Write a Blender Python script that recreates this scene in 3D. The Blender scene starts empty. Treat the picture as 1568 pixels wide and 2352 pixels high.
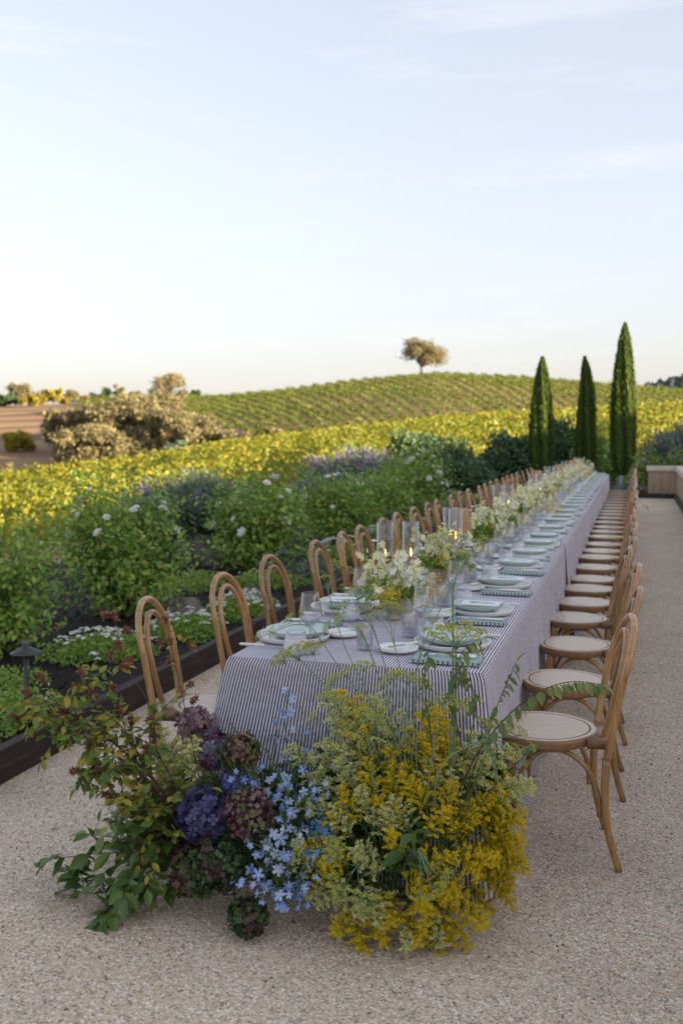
import bpy, math, random
import numpy as np
rng = np.random.default_rng(7)
random.seed(7)
R = math.radians
PI = math.pi
scene = bpy.context.scene
COL = scene.collection

# ------------------------------------------------------------------ camera
F, CX, CY, CAMH = 2287.0, 784.0, 1176.0, 1.58
YAW, PITCH = R(16.3488), R(4.5500)
fw = np.array([-math.sin(YAW)*math.cos(PITCH), math.cos(YAW)*math.cos(PITCH), -math.sin(PITCH)])
rt = np.array([math.cos(YAW), math.sin(YAW), 0.0])
up = np.cross(rt, fw)
CAM = np.array([0, 0, CAMH])
def at(px, py, Y):
    "world point on the plane y=Y (metres) seen at a point of the photograph"
    d = fw + (px-CX)/F*rt - (py-CY)/F*up
    return d*(Y/d[1]) + CAM
def atz(px, py, z):
    d = fw + (px-CX)/F*rt - (py-CY)/F*up
    return d*((z-CAMH)/d[2]) + CAM
cam = bpy.data.cameras.new('camera'); co = bpy.data.objects.new('camera', cam); COL.objects.link(co)
co.location = CAM
co.rotation_euler = (R(90)-PITCH, 0, YAW)
cam.sensor_fit = 'VERTICAL'; cam.sensor_height = 36; cam.sensor_width = 24; cam.lens = 35
cam.clip_end = 6000; cam.clip_start = 0.05
cam.dof.use_dof = True; cam.dof.focus_distance = 3.6; cam.dof.aperture_fstop = 3.2
scene.camera = co

# ------------------------------------------------------------------ world, sun
SUN_AZ, SUN_EL = 101.0, 11.0
SKT = (1.0, .965, 1.0)
GAM, SK = 0.5, 1.50       # gamma flattens the sky range, lifting overhead light on the terrace
w = bpy.data.worlds.new("World"); scene.world = w; w.use_nodes = True
nt = w.node_tree; bg = nt.nodes['Background']
sky = nt.nodes.new('ShaderNodeTexSky'); sky.sky_type = 'NISHITA'; sky.sun_disc = False
sky.sun_elevation = R(SUN_EL); sky.sun_rotation = R(SUN_AZ)
sky.air_density = 1.0; sky.dust_density = 2.5; sky.ozone_density = 1.6; sky.altitude = 100
hs = nt.nodes.new('ShaderNodeHueSaturation'); hs.inputs['Saturation'].default_value = 0.72
tint = nt.nodes.new('ShaderNodeMixRGB'); tint.blend_type = 'MULTIPLY'; tint.inputs[0].default_value = 1; tint.inputs[2].default_value = (1.04, 0.965, 0.98, 1)
nt.links.new(sky.outputs[0], tint.inputs[1]); gm = nt.nodes.new('ShaderNodeGamma'); gm.inputs[1].default_value = GAM
nt.links.new(tint.outputs[0], gm.inputs[0])
mul = nt.nodes.new('ShaderNodeMixRGB'); mul.blend_type = 'MULTIPLY'; mul.inputs[0].default_value = 1; mul.inputs[2].default_value = (SK*SKT[0], SK*SKT[1], SK*SKT[2], 1)
nt.links.new(gm.outputs[0], mul.inputs[1]); nt.links.new(mul.outputs[0], hs.inputs['Color'])
tc = nt.nodes.new('ShaderNodeTexCoord'); mp = nt.nodes.new('ShaderNodeMapping')
mp.inputs['Scale'].default_value = (1.6, 1.6, 14); mp.inputs['Rotation'].default_value = (R(4), R(-5), R(25)); mp.inputs['Location'].default_value = (3.1, 1.7, .6)
no = nt.nodes.new('ShaderNodeTexNoise'); no.inputs['Scale'].default_value = 1.7; no.inputs['Detail'].default_value = 7
no.inputs['Roughness'].default_value = 0.62
nt.links.new(tc.outputs['Generated'], mp.inputs[0]); nt.links.new(mp.outputs[0], no.inputs[0])
mr = nt.nodes.new('ShaderNodeMapRange'); mr.inputs[1].default_value = .53; mr.inputs[2].default_value = .80; mr.inputs[4].default_value = .5
nt.links.new(no.outputs[0], mr.inputs[0])
mxc = nt.nodes.new('ShaderNodeMixRGB'); mxc.inputs[2].default_value = (2.6, 2.6, 2.65, 1)
nt.links.new(mr.outputs[0], mxc.inputs[0]); nt.links.new(hs.outputs[0], mxc.inputs[1])
nt.links.new(mxc.outputs[0], bg.inputs[0])
bg.inputs[1].default_value = 0.10
sun = bpy.data.lights.new('sun', 'SUN'); sun.energy = 5.0; sun.angle = R(0.6); sun.color = (1, .77, .48)
so = bpy.data.objects.new('sun', sun); COL.objects.link(so); so.location = (20, -5, 12)
so.rotation_euler = (R(90-SUN_EL), 0, R(180-SUN_AZ)+PI)
so.rotation_euler = (R(90-SUN_EL), 0, -R(SUN_AZ)+PI)
vs = scene.view_settings; vs.view_transform = 'Standard'; vs.look = 'None'; vs.gamma = 1; vs.use_curve_mapping = False
vs.exposure = 2.05
scene.render.engine = 'CYCLES'
scene.cycles.max_bounces = 7; scene.cycles.transparent_max_bounces = 24
scene.cycles.transmission_bounces = 6; scene.cycles.diffuse_bounces = 3; scene.cycles.glossy_bounces = 3
scene.cycles.use_denoising = True
scene.cycles.sample_clamp_indirect = 5

# ------------------------------------------------------------------ materials
def M(name):
    m = bpy.data.materials.new(name); m.use_nodes = True
    return m, m.node_tree, m.node_tree.nodes['Principled BSDF']
def nd(t, kind, **kw):
    n = t.nodes.new('ShaderNode'+kind)
    for k, v in kw.items():
        if hasattr(n, k): setattr(n, k, v)
        else: n.inputs[k.replace('_', ' ')].default_value = v
    return n
def ramp(t, stops):
    r = t.nodes.new('ShaderNodeValToRGB'); e = r.color_ramp.elements
    while len(e) < len(stops): e.new(.5)
    for i, (p, c) in enumerate(stops): e[i].position = p; e[i].color = (*c, 1)
    return r
def leafmat(name, cols, rough=.5, trans=.35, spec=.4, noise=0):
    m, t, b = M(name)
    a = t.nodes.new('ShaderNodeAttribute'); a.attribute_name = 'rnd'
    n = len(cols); r = ramp(t, [(i/(n-1), c) for i, c in enumerate(cols)])
    t.links.new(a.outputs['Fac'], r.inputs[0])
    t.links.new(r.outputs[0], b.inputs['Base Color'])
    b.inputs['Roughness'].default_value = rough; b.inputs['Specular IOR Level'].default_value = spec
    if trans > 0:
        tr = t.nodes.new('ShaderNodeBsdfTranslucent'); t.links.new(r.outputs[0], tr.inputs[0])
        mx = t.nodes.new('ShaderNodeMixShader'); mx.inputs[0].default_value = trans
        t.links.new(b.outputs[0], mx.inputs[1]); t.links.new(tr.outputs[0], mx.inputs[2])
        t.links.new(mx.outputs[0], t.nodes['Material Output'].inputs[0])
    return m
def noisemat(name, stops, scale=5, detail=5, rough=.7, bump=0, bscale=None, stretch=(1,1,1), spec=.3, objrand=0, coat=0):
    m, t, b = M(name)
    tc = nd(t, 'TexCoord'); mp = nd(t, 'Mapping'); mp.inputs['Scale'].default_value = stretch
    t.links.new(tc.outputs['Object'], mp.inputs[0])
    n = nd(t, 'TexNoise'); n.inputs['Scale'].default_value = scale; n.inputs['Detail'].default_value = detail; n.inputs['Roughness'].default_value = .6
    t.links.new(mp.outputs[0], n.inputs[0]); r = ramp(t, stops); t.links.new(n.outputs[0], r.inputs[0])
    out = r.outputs[0]
    if objrand:
        oi = nd(t, 'ObjectInfo'); h = nd(t, 'HueSaturation'); mrn = nd(t, 'MapRange')
        mrn.inputs[3].default_value = 1-objrand; mrn.inputs[4].default_value = 1+objrand
        t.links.new(oi.outputs['Random'], mrn.inputs[0]); t.links.new(mrn.outputs[0], h.inputs['Value'])
        t.links.new(out, h.inputs['Color']); out = h.outputs[0]
    t.links.new(out, b.inputs['Base Color']); b.inputs['Roughness'].default_value = rough
    b.inputs['Specular IOR Level'].default_value = spec; b.inputs['Coat Weight'].default_value = coat
    if bump:
        n2 = nd(t, 'TexNoise'); n2.inputs['Scale'].default_value = bscale or scale*3; n2.inputs['Detail'].default_value = 4
        t.links.new(mp.outputs[0], n2.inputs[0])
        bp = nd(t, 'Bump'); bp.inputs['Strength'].default_value = bump; bp.inputs['Distance'].default_value = .01
        t.links.new(n2.outputs[0], bp.inputs['Height']); t.links.new(bp.outputs[0], b.inputs['Normal'])
    return m
def plain(name, c, rough=.5, spec=.4, metal=0, coat=0):
    m, t, b = M(name); b.inputs['Base Color'].default_value = (*c, 1); b.inputs['Roughness'].default_value = rough
    b.inputs['Specular IOR Level'].default_value = spec; b.inputs['Metallic'].default_value = metal
    b.inputs['Coat Weight'].default_value = coat
    return m

# gravel
m, t, b = M('gravel'); gravel = m
tc = nd(t, 'TexCoord'); v = nd(t, 'TexVoronoi'); v.inputs['Scale'].default_value = 150; v.inputs['Randomness'].default_value = 1
nz = nd(t, 'TexNoise'); nz.inputs['Scale'].default_value = 60; nz.inputs['Detail'].default_value = 2
ad = nd(t, 'MixRGB'); ad.inputs[0].default_value = .012; t.links.new(tc.outputs['Object'], nz.inputs[0])
t.links.new(tc.outputs['Object'], ad.inputs[1]); t.links.new(nz.outputs['Color'], ad.inputs[2]); t.links.new(ad.outputs[0], v.inputs[0])
sp = nd(t, 'SeparateColor'); t.links.new(v.outputs['Color'], sp.inputs[0])
r1 = ramp(t, [(0, (.28, .23, .18)), (.16, (.50, .43, .35)), (.45, (.68, .60, .50)), (.62, (.74, .62, .48)), (.78, (.62, .50, .38)), (.88, (.84, .78, .69)), (1, (.90, .87, .81))])
t.links.new(sp.outputs[0], r1.inputs[0])
bign = nd(t, 'TexNoise'); bign.inputs['Scale'].default_value = 1.5; bign.inputs['Detail'].default_value = 6; t.links.new(tc.outputs['Object'], bign.inputs[0])
r2 = ramp(t, [(.25, (.90, .85, .80)), (.5, (1.10, 1.04, .97)), (.75, (1.18, 1.13, 1.06))]); t.links.new(bign.outputs[0], r2.inputs[0])
mu = nd(t, 'MixRGB', blend_type='MULTIPLY'); mu.inputs[0].default_value = 1; t.links.new(r1.outputs[0], mu.inputs[1]); t.links.new(r2.outputs[0], mu.inputs[2])
r3 = ramp(t, [(.0, (1, 1, 1)), (.55, (.85, .85, .85)), (.95, (.3, .27, .25))])
mlt = nd(t, 'Math', operation='MULTIPLY'); mlt.inputs[1].default_value = 1.5; t.links.new(v.outputs['Distance'], mlt.inputs[0]); t.links.new(mlt.outputs[0], r3.inputs[0])
mu2 = nd(t, 'MixRGB', blend_type='MULTIPLY'); mu2.inputs[0].default_value = .28; t.links.new(mu.outputs[0], mu2.inputs[1]); t.links.new(r3.outputs[0], mu2.inputs[2])
t.links.new(mu2.outputs[0], b.inputs['Base Color']); b.inputs['Roughness'].default_value = .85; b.inputs['Specular IOR Level'].default_value = .2
bp = nd(t, 'Bump'); bp.invert = True; bp.inputs['Strength'].default_value = .8; bp.inputs['Distance'].default_value = .005
t.links.new(v.outputs['Distance'], bp.inputs['Height']); t.links.new(bp.outputs[0], b.inputs['Normal'])

mulch = noisemat('bark_mulch', [(.35, (.004, .003, .003)), (.6, (.016, .012, .010)), (.8, (.035, .028, .022))], 45, 6, .9, 1, 60)
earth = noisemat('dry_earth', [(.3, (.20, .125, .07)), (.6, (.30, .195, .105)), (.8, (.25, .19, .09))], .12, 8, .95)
def field_shadow_bands(m):  # dark bands painted into the soil colour stand for cast shadows
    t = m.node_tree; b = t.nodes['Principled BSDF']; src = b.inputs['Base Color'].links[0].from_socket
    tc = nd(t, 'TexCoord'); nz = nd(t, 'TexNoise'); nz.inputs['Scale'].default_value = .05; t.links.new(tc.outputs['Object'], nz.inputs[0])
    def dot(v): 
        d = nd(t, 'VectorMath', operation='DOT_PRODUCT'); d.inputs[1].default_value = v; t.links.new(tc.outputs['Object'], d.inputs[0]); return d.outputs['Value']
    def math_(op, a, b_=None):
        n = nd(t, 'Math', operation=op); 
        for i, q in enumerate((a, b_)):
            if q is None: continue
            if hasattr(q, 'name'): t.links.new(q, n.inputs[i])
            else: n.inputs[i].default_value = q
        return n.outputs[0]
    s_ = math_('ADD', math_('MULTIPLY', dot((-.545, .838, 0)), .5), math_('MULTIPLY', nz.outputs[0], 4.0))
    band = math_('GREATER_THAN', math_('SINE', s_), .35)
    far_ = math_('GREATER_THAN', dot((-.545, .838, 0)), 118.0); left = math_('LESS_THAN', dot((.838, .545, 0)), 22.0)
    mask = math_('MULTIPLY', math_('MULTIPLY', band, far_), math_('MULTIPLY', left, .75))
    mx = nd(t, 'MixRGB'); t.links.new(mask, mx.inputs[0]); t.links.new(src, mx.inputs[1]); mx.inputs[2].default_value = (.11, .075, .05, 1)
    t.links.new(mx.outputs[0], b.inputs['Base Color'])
field_shadow_bands(earth)
timber = noisemat('stained_timber', [(0.3, (0.022, 0.016, 0.013)), (0.6, (0.048, 0.034, 0.028)), (0.85, (0.108, 0.084, 0.072))], 6, 6, .7, .4, 30, (8, .6, 8))
wood = noisemat('honey_wood', [(.25, (.185, .092, .030)), (.5, (.34, .185, .070)), (.75, (.47, .285, .125))], 9, 7, .36, .15, 20, (5, 5, .7), .5, .22, .25)
seatwood = noisemat('pale_seat_wood', [(.25, (.38, .27, .18)), (.5, (.47, .35, .245)), (.75, (.56, .44, .32))], 10, 7, .33, .12, 30, (14, 1.2, 1), .5, .10, .2)
seatedge = noisemat('seat_edge_wood', [(.25, (.13, .062, .026)), (.5, (.22, .115, .05)), (.75, (.30, .17, .08))], 9, 7, .4, .12, 30, (3, 3, 20), .5, .15)
groove = plain('groove', (.07, .035, .018), .6)
wallm = noisemat('stained_stone', [(.30, (.20, .13, .085)), (.45, (.33, .24, .17)), (.62, (.42, .33, .25)), (.8, (.27, .18, .12))], 1.6, 6, .8, .2, 30, (2.2, 2.2, .18))
capm = noisemat('pale_stone_cap', [(.3, (.50, .42, .36)), (.7, (.64, .56, .50))], 4, 6, .75, .2, 40)
rockm = noisemat('rock', [(.3, (.05, .045, .04)), (.5, (.13, .115, .10)), (.7, (.22, .19, .16))], 9, 8, .85, .8, 30)
bronze = noisemat('weathered_bronze', [(.45, (.045, .05, .05)), (.66, (.075, .085, .085)), (.74, (.30, .31, .30))], 26, 6, .5, .1, 60)
shade_caster_plaster = noisemat('shade_caster_plaster', [(.3, (.5, .45, .38)), (.7, (.6, .54, .46))], 3, 5, .9)
roofm = noisemat('roof_tiles', [(.3, (.16, .08, .05)), (.7, (.26, .13, .08))], 6, 5, .8, .3, 20, (1, 6, 1))
darkglass = plain('window_glass', (.02, .025, .03), .08, .6)
white_ceramic = plain('white_ceramic', (.74, .75, .74), .28, .5)
mint_ceramic = noisemat('mint_ceramic', [(.3, (.44, .515, .49)), (.7, (.47, .545, .52))], 3, 3, .32, spec=.5)
handle_m = plain('ivory_handle', (.72, .70, .66), .35)
steel = plain('polished_steel', (.62, .62, .62), .18, .5, 1)
vase_m = noisemat('taupe_ceramic', [(.3, (.30, .25, .21)), (.7, (.42, .36, .31))], 14, 5, .65, .2, 50)
wax = plain('candle_wax', (.42, .20, .09), .5)
brass = plain('aged_brass', (.32, .22, .11), .35, .5, 1)
stem_g = plain('stem_green', (.09, .15, .035), .5)
stem_pale = plain('pale_fennel_stem', (.16, .25, .13), .5)
stem_b = plain('twig_brown', (.07, .035, .028), .6)
bark = noisemat('bark', [(.3, (.05, .035, .025)), (.7, (.15, .11, .08))], 8, 6, .9, .6, 30, (1, 1, .3))
barkpale = noisemat('limewashed_bark', [(.3, (.40, .42, .46)), (.7, (.6, .62, .66))], 12, 4, .9)
canef = plain('bush_stems', (.09, .085, .03), .7)
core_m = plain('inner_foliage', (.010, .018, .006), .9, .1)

# cloth: stripes run along v, spaced in u (metres)
m, t, b = M('striped_cloth'); clothm = m
uv = nd(t, 'UVMap'); sx = nd(t, 'SeparateXYZ'); t.links.new(uv.outputs[0], sx.inputs[0])
k1 = nd(t, 'Math', operation='MULTIPLY'); k1.inputs[1].default_value = 2*PI/0.0109; t.links.new(sx.outputs[0], k1.inputs[0])
k2 = nd(t, 'Math', operation='SINE'); t.links.new(k1.outputs[0], k2.inputs[0])
k3 = nd(t, 'MapRange', interpolation_type='SMOOTHSTEP'); k3.inputs[1].default_value = -.25; k3.inputs[2].default_value = .35; t.links.new(k2.outputs[0], k3.inputs[0])
mxx = nd(t, 'MixRGB'); mxx.inputs[1].default_value = (.66, .635, .71, 1); mxx.inputs[2].default_value = (.085, .07, .115, 1)
t.links.new(k3.outputs[0], mxx.inputs[0]); t.links.new(mxx.outputs[0], b.inputs['Base Color'])
b.inputs['Roughness'].default_value = .85; b.inputs['Specular IOR Level'].default_value = .15; b.inputs['Sheen Weight'].default_value = .2
tco = nd(t, 'TexCoord'); nn = nd(t, 'TexNoise'); nn.inputs['Scale'].default_value = 22; nn.inputs['Detail'].default_value = 4; t.links.new(tco.outputs['Object'], nn.inputs[0])
bp = nd(t, 'Bump'); bp.inputs['Strength'].default_value = .5; bp.inputs['Distance'].default_value = .012
n6 = nd(t, 'TexNoise'); n6.inputs['Scale'].default_value = 5; n6.inputs['Detail'].default_value = 3; n6.inputs['Distortion'].default_value = 1.5; t.links.new(tco.outputs['Object'], n6.inputs[0])
sm_ = nd(t, 'Math', operation='MULTIPLY_ADD'); sm_.inputs[1].default_value = 3.5; t.links.new(n6.outputs[0], sm_.inputs[0]); t.links.new(nn.outputs[0], sm_.inputs[2]); t.links.new(sm_.outputs[0], bp.inputs['Height']); t.links.new(bp.outputs[0], b.inputs['Normal'])

# napkin: two tone check in metres
m, t, b = M('checked_napkin'); napm = m
uv = nd(t, 'UVMap'); ck = nd(t, 'TexChecker'); ck.inputs['Scale'].default_value = 1
ck.inputs[1].default_value = (.52, .60, .61, 1); ck.inputs[2].default_value = (.13, .185, .20, 1)
mpp = nd(t, 'Mapping'); mpp.inputs['Scale'].default_value = (1/.009, 1/.009, 1); t.links.new(uv.outputs[0], mpp.inputs[0]); t.links.new(mpp.outputs[0], ck.inputs[0])
sxx = nd(t, 'SeparateXYZ'); t.links.new(mpp.outputs[0], sxx.inputs[0])
hf = nd(t, 'Math', operation='MULTIPLY'); hf.inputs[1].default_value = .5; t.links.new(sxx.outputs[1], hf.inputs[0])
fr = nd(t, 'Math', operation='FRACT'); t.links.new(hf.outputs[0], fr.inputs[0])
gt = nd(t, 'Math', operation='GREATER_THAN'); gt.inputs[1].default_value = .5; t.links.new(fr.outputs[0], gt.inputs[0])
mg = nd(t, 'MixRGB'); mg.inputs[1].default_value = (1, 1, 1, 1); mg.inputs[2].default_value = (.93, 1.0, .92, 1); t.links.new(gt.outputs[0], mg.inputs[0])
mm = nd(t, 'MixRGB', blend_type='MULTIPLY'); mm.inputs[0].default_value = 1; t.links.new(ck.outputs[0], mm.inputs[1]); t.links.new(mg.outputs[0], mm.inputs[2])
t.links.new(mm.outputs[0], b.inputs['Base Color']); b.inputs['Roughness'].default_value = .9; b.inputs['Specular IOR Level'].default_value = .1

def glassmat(name, tint=(1, 1, 1), ior=1.45, rough=.02, ribs=0, base=.085):
    m = bpy.data.materials.new(name); m.use_nodes = True; t = m.node_tree; t.nodes.remove(t.nodes['Principled BSDF'])
    tr = nd(t, 'BsdfTransparent'); tr.inputs[0].default_value = (*tint, 1)
    gl = nd(t, 'BsdfGlossy'); gl.inputs['Roughness'].default_value = rough
    lw = nd(t, 'LayerWeight'); lw.inputs['Blend'].default_value = .5
    pw = nd(t, 'Math', operation='POWER'); pw.inputs[1].default_value = 2.4; t.links.new(lw.outputs['Facing'], pw.inputs[0])
    mr = nd(t, 'MapRange'); mr.inputs[3].default_value = base; mr.inputs[4].default_value = .95; t.links.new(pw.outputs[0], mr.inputs[0])
    mx = nd(t, 'MixShader'); t.links.new(mr.outputs[0], mx.inputs[0]); t.links.new(tr.outputs[0], mx.inputs[1]); t.links.new(gl.outputs[0], mx.inputs[2])
    t.links.new(mx.outputs[0], t.nodes['Material Output'].inputs[0])
    if ribs:
        tcn = nd(t, 'TexCoord'); sx = nd(t, 'SeparateXYZ'); t.links.new(tcn.outputs['Object'], sx.inputs[0])
        at2 = nd(t, 'Math', operation='ARCTAN2'); t.links.new(sx.outputs[1], at2.inputs[0]); t.links.new(sx.outputs[0], at2.inputs[1])
        ml = nd(t, 'Math', operation='MULTIPLY'); ml.inputs[1].default_value = ribs; t.links.new(at2.outputs[0], ml.inputs[0])
        sn = nd(t, 'Math', operation='SINE'); t.links.new(ml.outputs[0], sn.inputs[0])
        bp = nd(t, 'Bump'); bp.inputs['Distance'].default_value = .003; t.links.new(sn.outputs[0], bp.inputs['Height'])
        t.links.new(bp.outputs[0], gl.inputs['Normal']); t.links.new(bp.outputs[0], lw.inputs['Normal'])
    return m
glass = glassmat('clear_glass', (.97, .98, .98))
glass_h = glassmat('chimney_glass', (.95, .95, .94), base=.035)
glass_t = glassmat('thick_glass', (.93, .94, .95), rough=.05, base=.26)
ribglass = glassmat('ribbed_glass', (.9, .91, .93), ribs=36, base=.10)
def frost(name, c, a):
    m = bpy.data.materials.new(name); m.use_nodes = True; t = m.node_tree; p = t.nodes['Principled BSDF']
    p.inputs['Base Color'].default_value = (*c, 1); p.inputs['Roughness'].default_value = .25
    tr = nd(t, 'BsdfTransparent'); mx = nd(t, 'MixShader'); mx.inputs[0].default_value = a
    t.links.new(tr.outputs[0], mx.inputs[1]); t.links.new(p.outputs[0], mx.inputs[2]); t.links.new(mx.outputs[0], t.nodes['Material Output'].inputs[0])
    return m
frosted = frost('misted_glass', (.82, .84, .90), .58)
waterm = frost('iced_water', (.72, .75, .80), .55)
m, t, b = M('flame'); flame_m = m
em = nd(t, 'Emission'); em.inputs[0].default_value = (1, .45, .12, 1); em.inputs[1].default_value = 2.6; t.links.new(em.outputs[0], t.nodes['Material Output'].inputs[0])
shade_m = leafmat('pleated_shade', [(.50, .34, .18), (.58, .40, .22)], .8, .45, .1)

# card print: pale card with a painted blue and yellow fish-like motif
m, t, b = M('printed_card'); cardm = m
uv = nd(t, 'UVMap'); mp_ = nd(t, 'Mapping'); mp_.inputs['Location'].default_value = (-.52, -.45, 0); mp_.inputs['Scale'].default_value = (1, 1, 1)
t.links.new(uv.outputs[0], mp_.inputs[0])
def blob(cx, cy, sx_, sy_, rot=0):
    a = nd(t, 'Mapping'); a.vector_type = 'TEXTURE'; a.inputs['Location'].default_value = (cx, cy, 0); a.inputs['Rotation'].default_value = (0, 0, rot); a.inputs['Scale'].default_value = (sx_, sy_, 1)
    t.links.new(uv.outputs[0], a.inputs[0]); l = nd(t, 'VectorMath', operation='LENGTH'); t.links.new(a.outputs[0], l.inputs[0])
    c = nd(t, 'Math', operation='LESS_THAN'); c.inputs[1].default_value = 1; t.links.new(l.outputs['Value'], c.inputs[0]); return c.outputs[0]
cur = None
base = nd(t, 'RGB'); base.outputs[0].default_value = (.72, .74, .74, 1); cur = base.outputs[0]
for (cx, cy, a_, b_, ro, c) in [(.50, .55, .30, .17, .2, (.16, .40, .47)), (.30, .62, .12, .10, -.5, (.04, .13, .20)), (.47, .50, .13, .11, 0, (.62, .60, .18)), (.76, .56, .13, .06, .9, (.20, .45, .52)),
                               (.76, .50, .10, .05, -.8, (.24, .42, .60)), (.58, .40, .10, .05, .3, (.45, .62, .62)), (.4, .72, .10, .04, .4, (.10, .25, .35))]:
    mk_ = nd(t, 'MixRGB'); t.links.new(blob(cx, cy, a_, b_, ro), mk_.inputs[0]); t.links.new(cur, mk_.inputs[1]); mk_.inputs[2].default_value = (*c, 1); cur = mk_.outputs[0]
t.links.new(cur, b.inputs['Base Color']); b.inputs['Roughness'].default_value = .6

# ------------------------------------------------------------------ mesh building
class MB:
    def __init__(s): s.ch = []; s.n = 0
    def add(s, V, Fc, rnd=0.5, mat=0, uv=None):
        V = np.asarray(V, float); Fc = np.asarray(Fc, int)
        r = np.full(len(V), rnd, float) if np.isscalar(rnd) else np.asarray(rnd, float)
        s.ch.append((V, Fc + s.n, r, mat, np.zeros((len(V), 2)) if uv is None else np.asarray(uv, float))); s.n += len(V)
        return s
    def inst(s, T, Mx, P, rnd, mat=0):
        TV, TF = T; N = len(P)
        if N == 0: return s
        V = np.einsum('nij,vj->nvi', Mx, TV) + P[:, None, :]
        k = len(TV)
        for f in TF:
            pass
        groups = {}
        for f in TF: groups.setdefault(len(f), []).append(f)
        V = V.reshape(-1, 3); r = np.repeat(rnd, k); off = s.n
        first = True
        for sz, fs in groups.items():
            Fc = (np.array(fs)[None] + (np.arange(N)*k)[:, None, None]).reshape(-1, sz)
            if first: s.add(V, Fc, r, mat); first = False
            else: s.ch.append((np.zeros((0, 3)), Fc + off, np.zeros(0), mat, np.zeros((0, 2))))
        return s
    def box(s, lo, hi, mat=0, rnd=.5):
        x0, y0, z0 = lo; x1, y1, z1 = hi
        V = [(x0,y0,z0),(x1,y0,z0),(x1,y1,z0),(x0,y1,z0),(x0,y0,z1),(x1,y0,z1),(x1,y1,z1),(x0,y1,z1)]
        return s.add(V, [(0,3,2,1),(4,5,6,7),(0,1,5,4),(1,2,6,5),(2,3,7,6),(3,0,4,7)], rnd, mat)
    def tube(s, pts, rad, seg=8, mat=0, rnd=.5, cap=True, closed=False):
        P = np.array(pts, float); n = len(P)
        rad = np.full(n, rad) if np.isscalar(rad) else np.array(rad)
        T = np.gradient(P, axis=0); T /= np.linalg.norm(T, axis=1)[:, None]+1e-12
        if closed: T = np.roll(P, -1, 0)-np.roll(P, 1, 0); T /= np.linalg.norm(T, axis=1)[:, None]
        a = np.array([0, 0, 1.]) if abs(T[0][2]) < .9 else np.array([1., 0, 0])
        N0 = np.cross(T[0], a); N0 /= np.linalg.norm(N0); Vs = []
        for i in range(n):
            N0 = N0 - T[i]*(N0@T[i]); N0 /= np.linalg.norm(N0); B = np.cross(T[i], N0)
            th = np.arange(seg)*2*PI/seg
            Vs.append(P[i] + rad[i]*(np.cos(th)[:, None]*N0 + np.sin(th)[:, None]*B))
        V = np.concatenate(Vs); Fc = []
        for i in range(n if closed else n-1):
            i2 = (i+1) % n
            for j in range(seg): Fc.append((i*seg+j, i*seg+(j+1) % seg, i2*seg+(j+1) % seg, i2*seg+j))
        s.add(V, Fc, rnd, mat)
        if cap and not closed:
            c0, c1 = s.n-len(V), s.n-seg
            off = s.n
            s.add([P[0], P[-1]], [(0, 0+1, 0)][:0] if False else np.zeros((0, 3), int), rnd, mat)
            Fc = [(c0+(j+1) % seg, c0+j, off) for j in range(seg)] + [(c1+j, c1+(j+1) % seg, off+1) for j in range(seg)]
            s.ch.append((np.zeros((0, 3)), np.array(Fc), np.zeros(0), mat, np.zeros((0, 2))))
        return s
    def lathe(s, prof, seg=32, mat=0, rnd=.5, c=(0, 0, 0)):
        th = np.arange(seg)*2*PI/seg; V = []
        for r, z in prof: V += [(c[0]+r*math.cos(a), c[1]+r*math.sin(a), c[2]+z) for a in th]
        Fc = []
        for i in range(len(prof)-1):
            for j in range(seg): Fc.append((i*seg+j, i*seg+(j+1) % seg, (i+1)*seg+(j+1) % seg, (i+1)*seg+j))
        return s.add(V, Fc, rnd, mat)
    def build(s, name, mats, parent=None, smooth=True, loc=(0, 0, 0)):
        V = np.concatenate([c[0] for c in s.ch]); rn = np.concatenate([c[2] for c in s.ch]); uvs = np.concatenate([c[4] for c in s.ch])
        ch = [c for c in s.ch if len(c[1])]
        loops = np.concatenate([c[1].ravel() for c in ch]); sizes = np.concatenate([np.full(len(c[1]), c[1].shape[1]) for c in ch])
        mi = np.concatenate([np.full(len(c[1]), c[3]) for c in ch])
        me = bpy.data.meshes.new(name); me.vertices.add(len(V)); me.vertices.foreach_set('co', (V-np.array(loc)).ravel())
        me.loops.add(len(loops)); me.loops.foreach_set('vertex_index', loops)
        me.polygons.add(len(sizes)); st = np.concatenate([[0], np.cumsum(sizes)[:-1]])
        me.polygons.foreach_set('loop_start', st); me.polygons.foreach_set('loop_total', sizes)
        me.polygons.foreach_set('material_index', mi); me.polygons.foreach_set('use_smooth', np.full(len(sizes), smooth))
        a = me.attributes.new('rnd', 'FLOAT', 'POINT'); a.data.foreach_set('value', rn)
        if np.abs(uvs).sum() > 0:
            u = me.uv_layers.new(name='UVMap'); u.data.foreach_set('uv', uvs[loops].ravel())
        me.update(calc_edges=True)
        for mt in (mats if isinstance(mats, (list, tuple)) else [mats]): me.materials.append(mt)
        o = bpy.data.objects.new(name, me); COL.objects.link(o); o.location = loc
        if parent: o.parent = parent
        return o
def tag(o, label=None, cat=None, group=None, kind=None):
    if label: o['label'] = label
    if cat: o['category'] = cat
    if group: o['group'] = group
    if kind: o['kind'] = kind
    return o
def empty(name, loc=(0, 0, 0), rz=0, parent=None):
    o = bpy.data.objects.new(name, None); COL.objects.link(o); o.location = loc; o.rotation_euler = (0, 0, rz)
    o.empty_display_size = .1
    if parent: o.parent = parent
    return o
def copy_tree(o, parent=None, top=True):
    c = o.copy(); COL.objects.link(c)
    if parent is not None: c.parent = parent
    for k in list(o.children): copy_tree(k, c)
    return c
ORD = ['first','second','third','fourth','fifth','sixth','seventh','eighth','ninth','tenth','eleventh','twelfth','thirteenth','fourteenth','fifteenth','sixteenth','seventeenth','eighteenth','nineteenth','twentieth','twenty-first','twenty-second','twenty-third','twenty-fourth','twenty-fifth','twenty-sixth']

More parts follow.
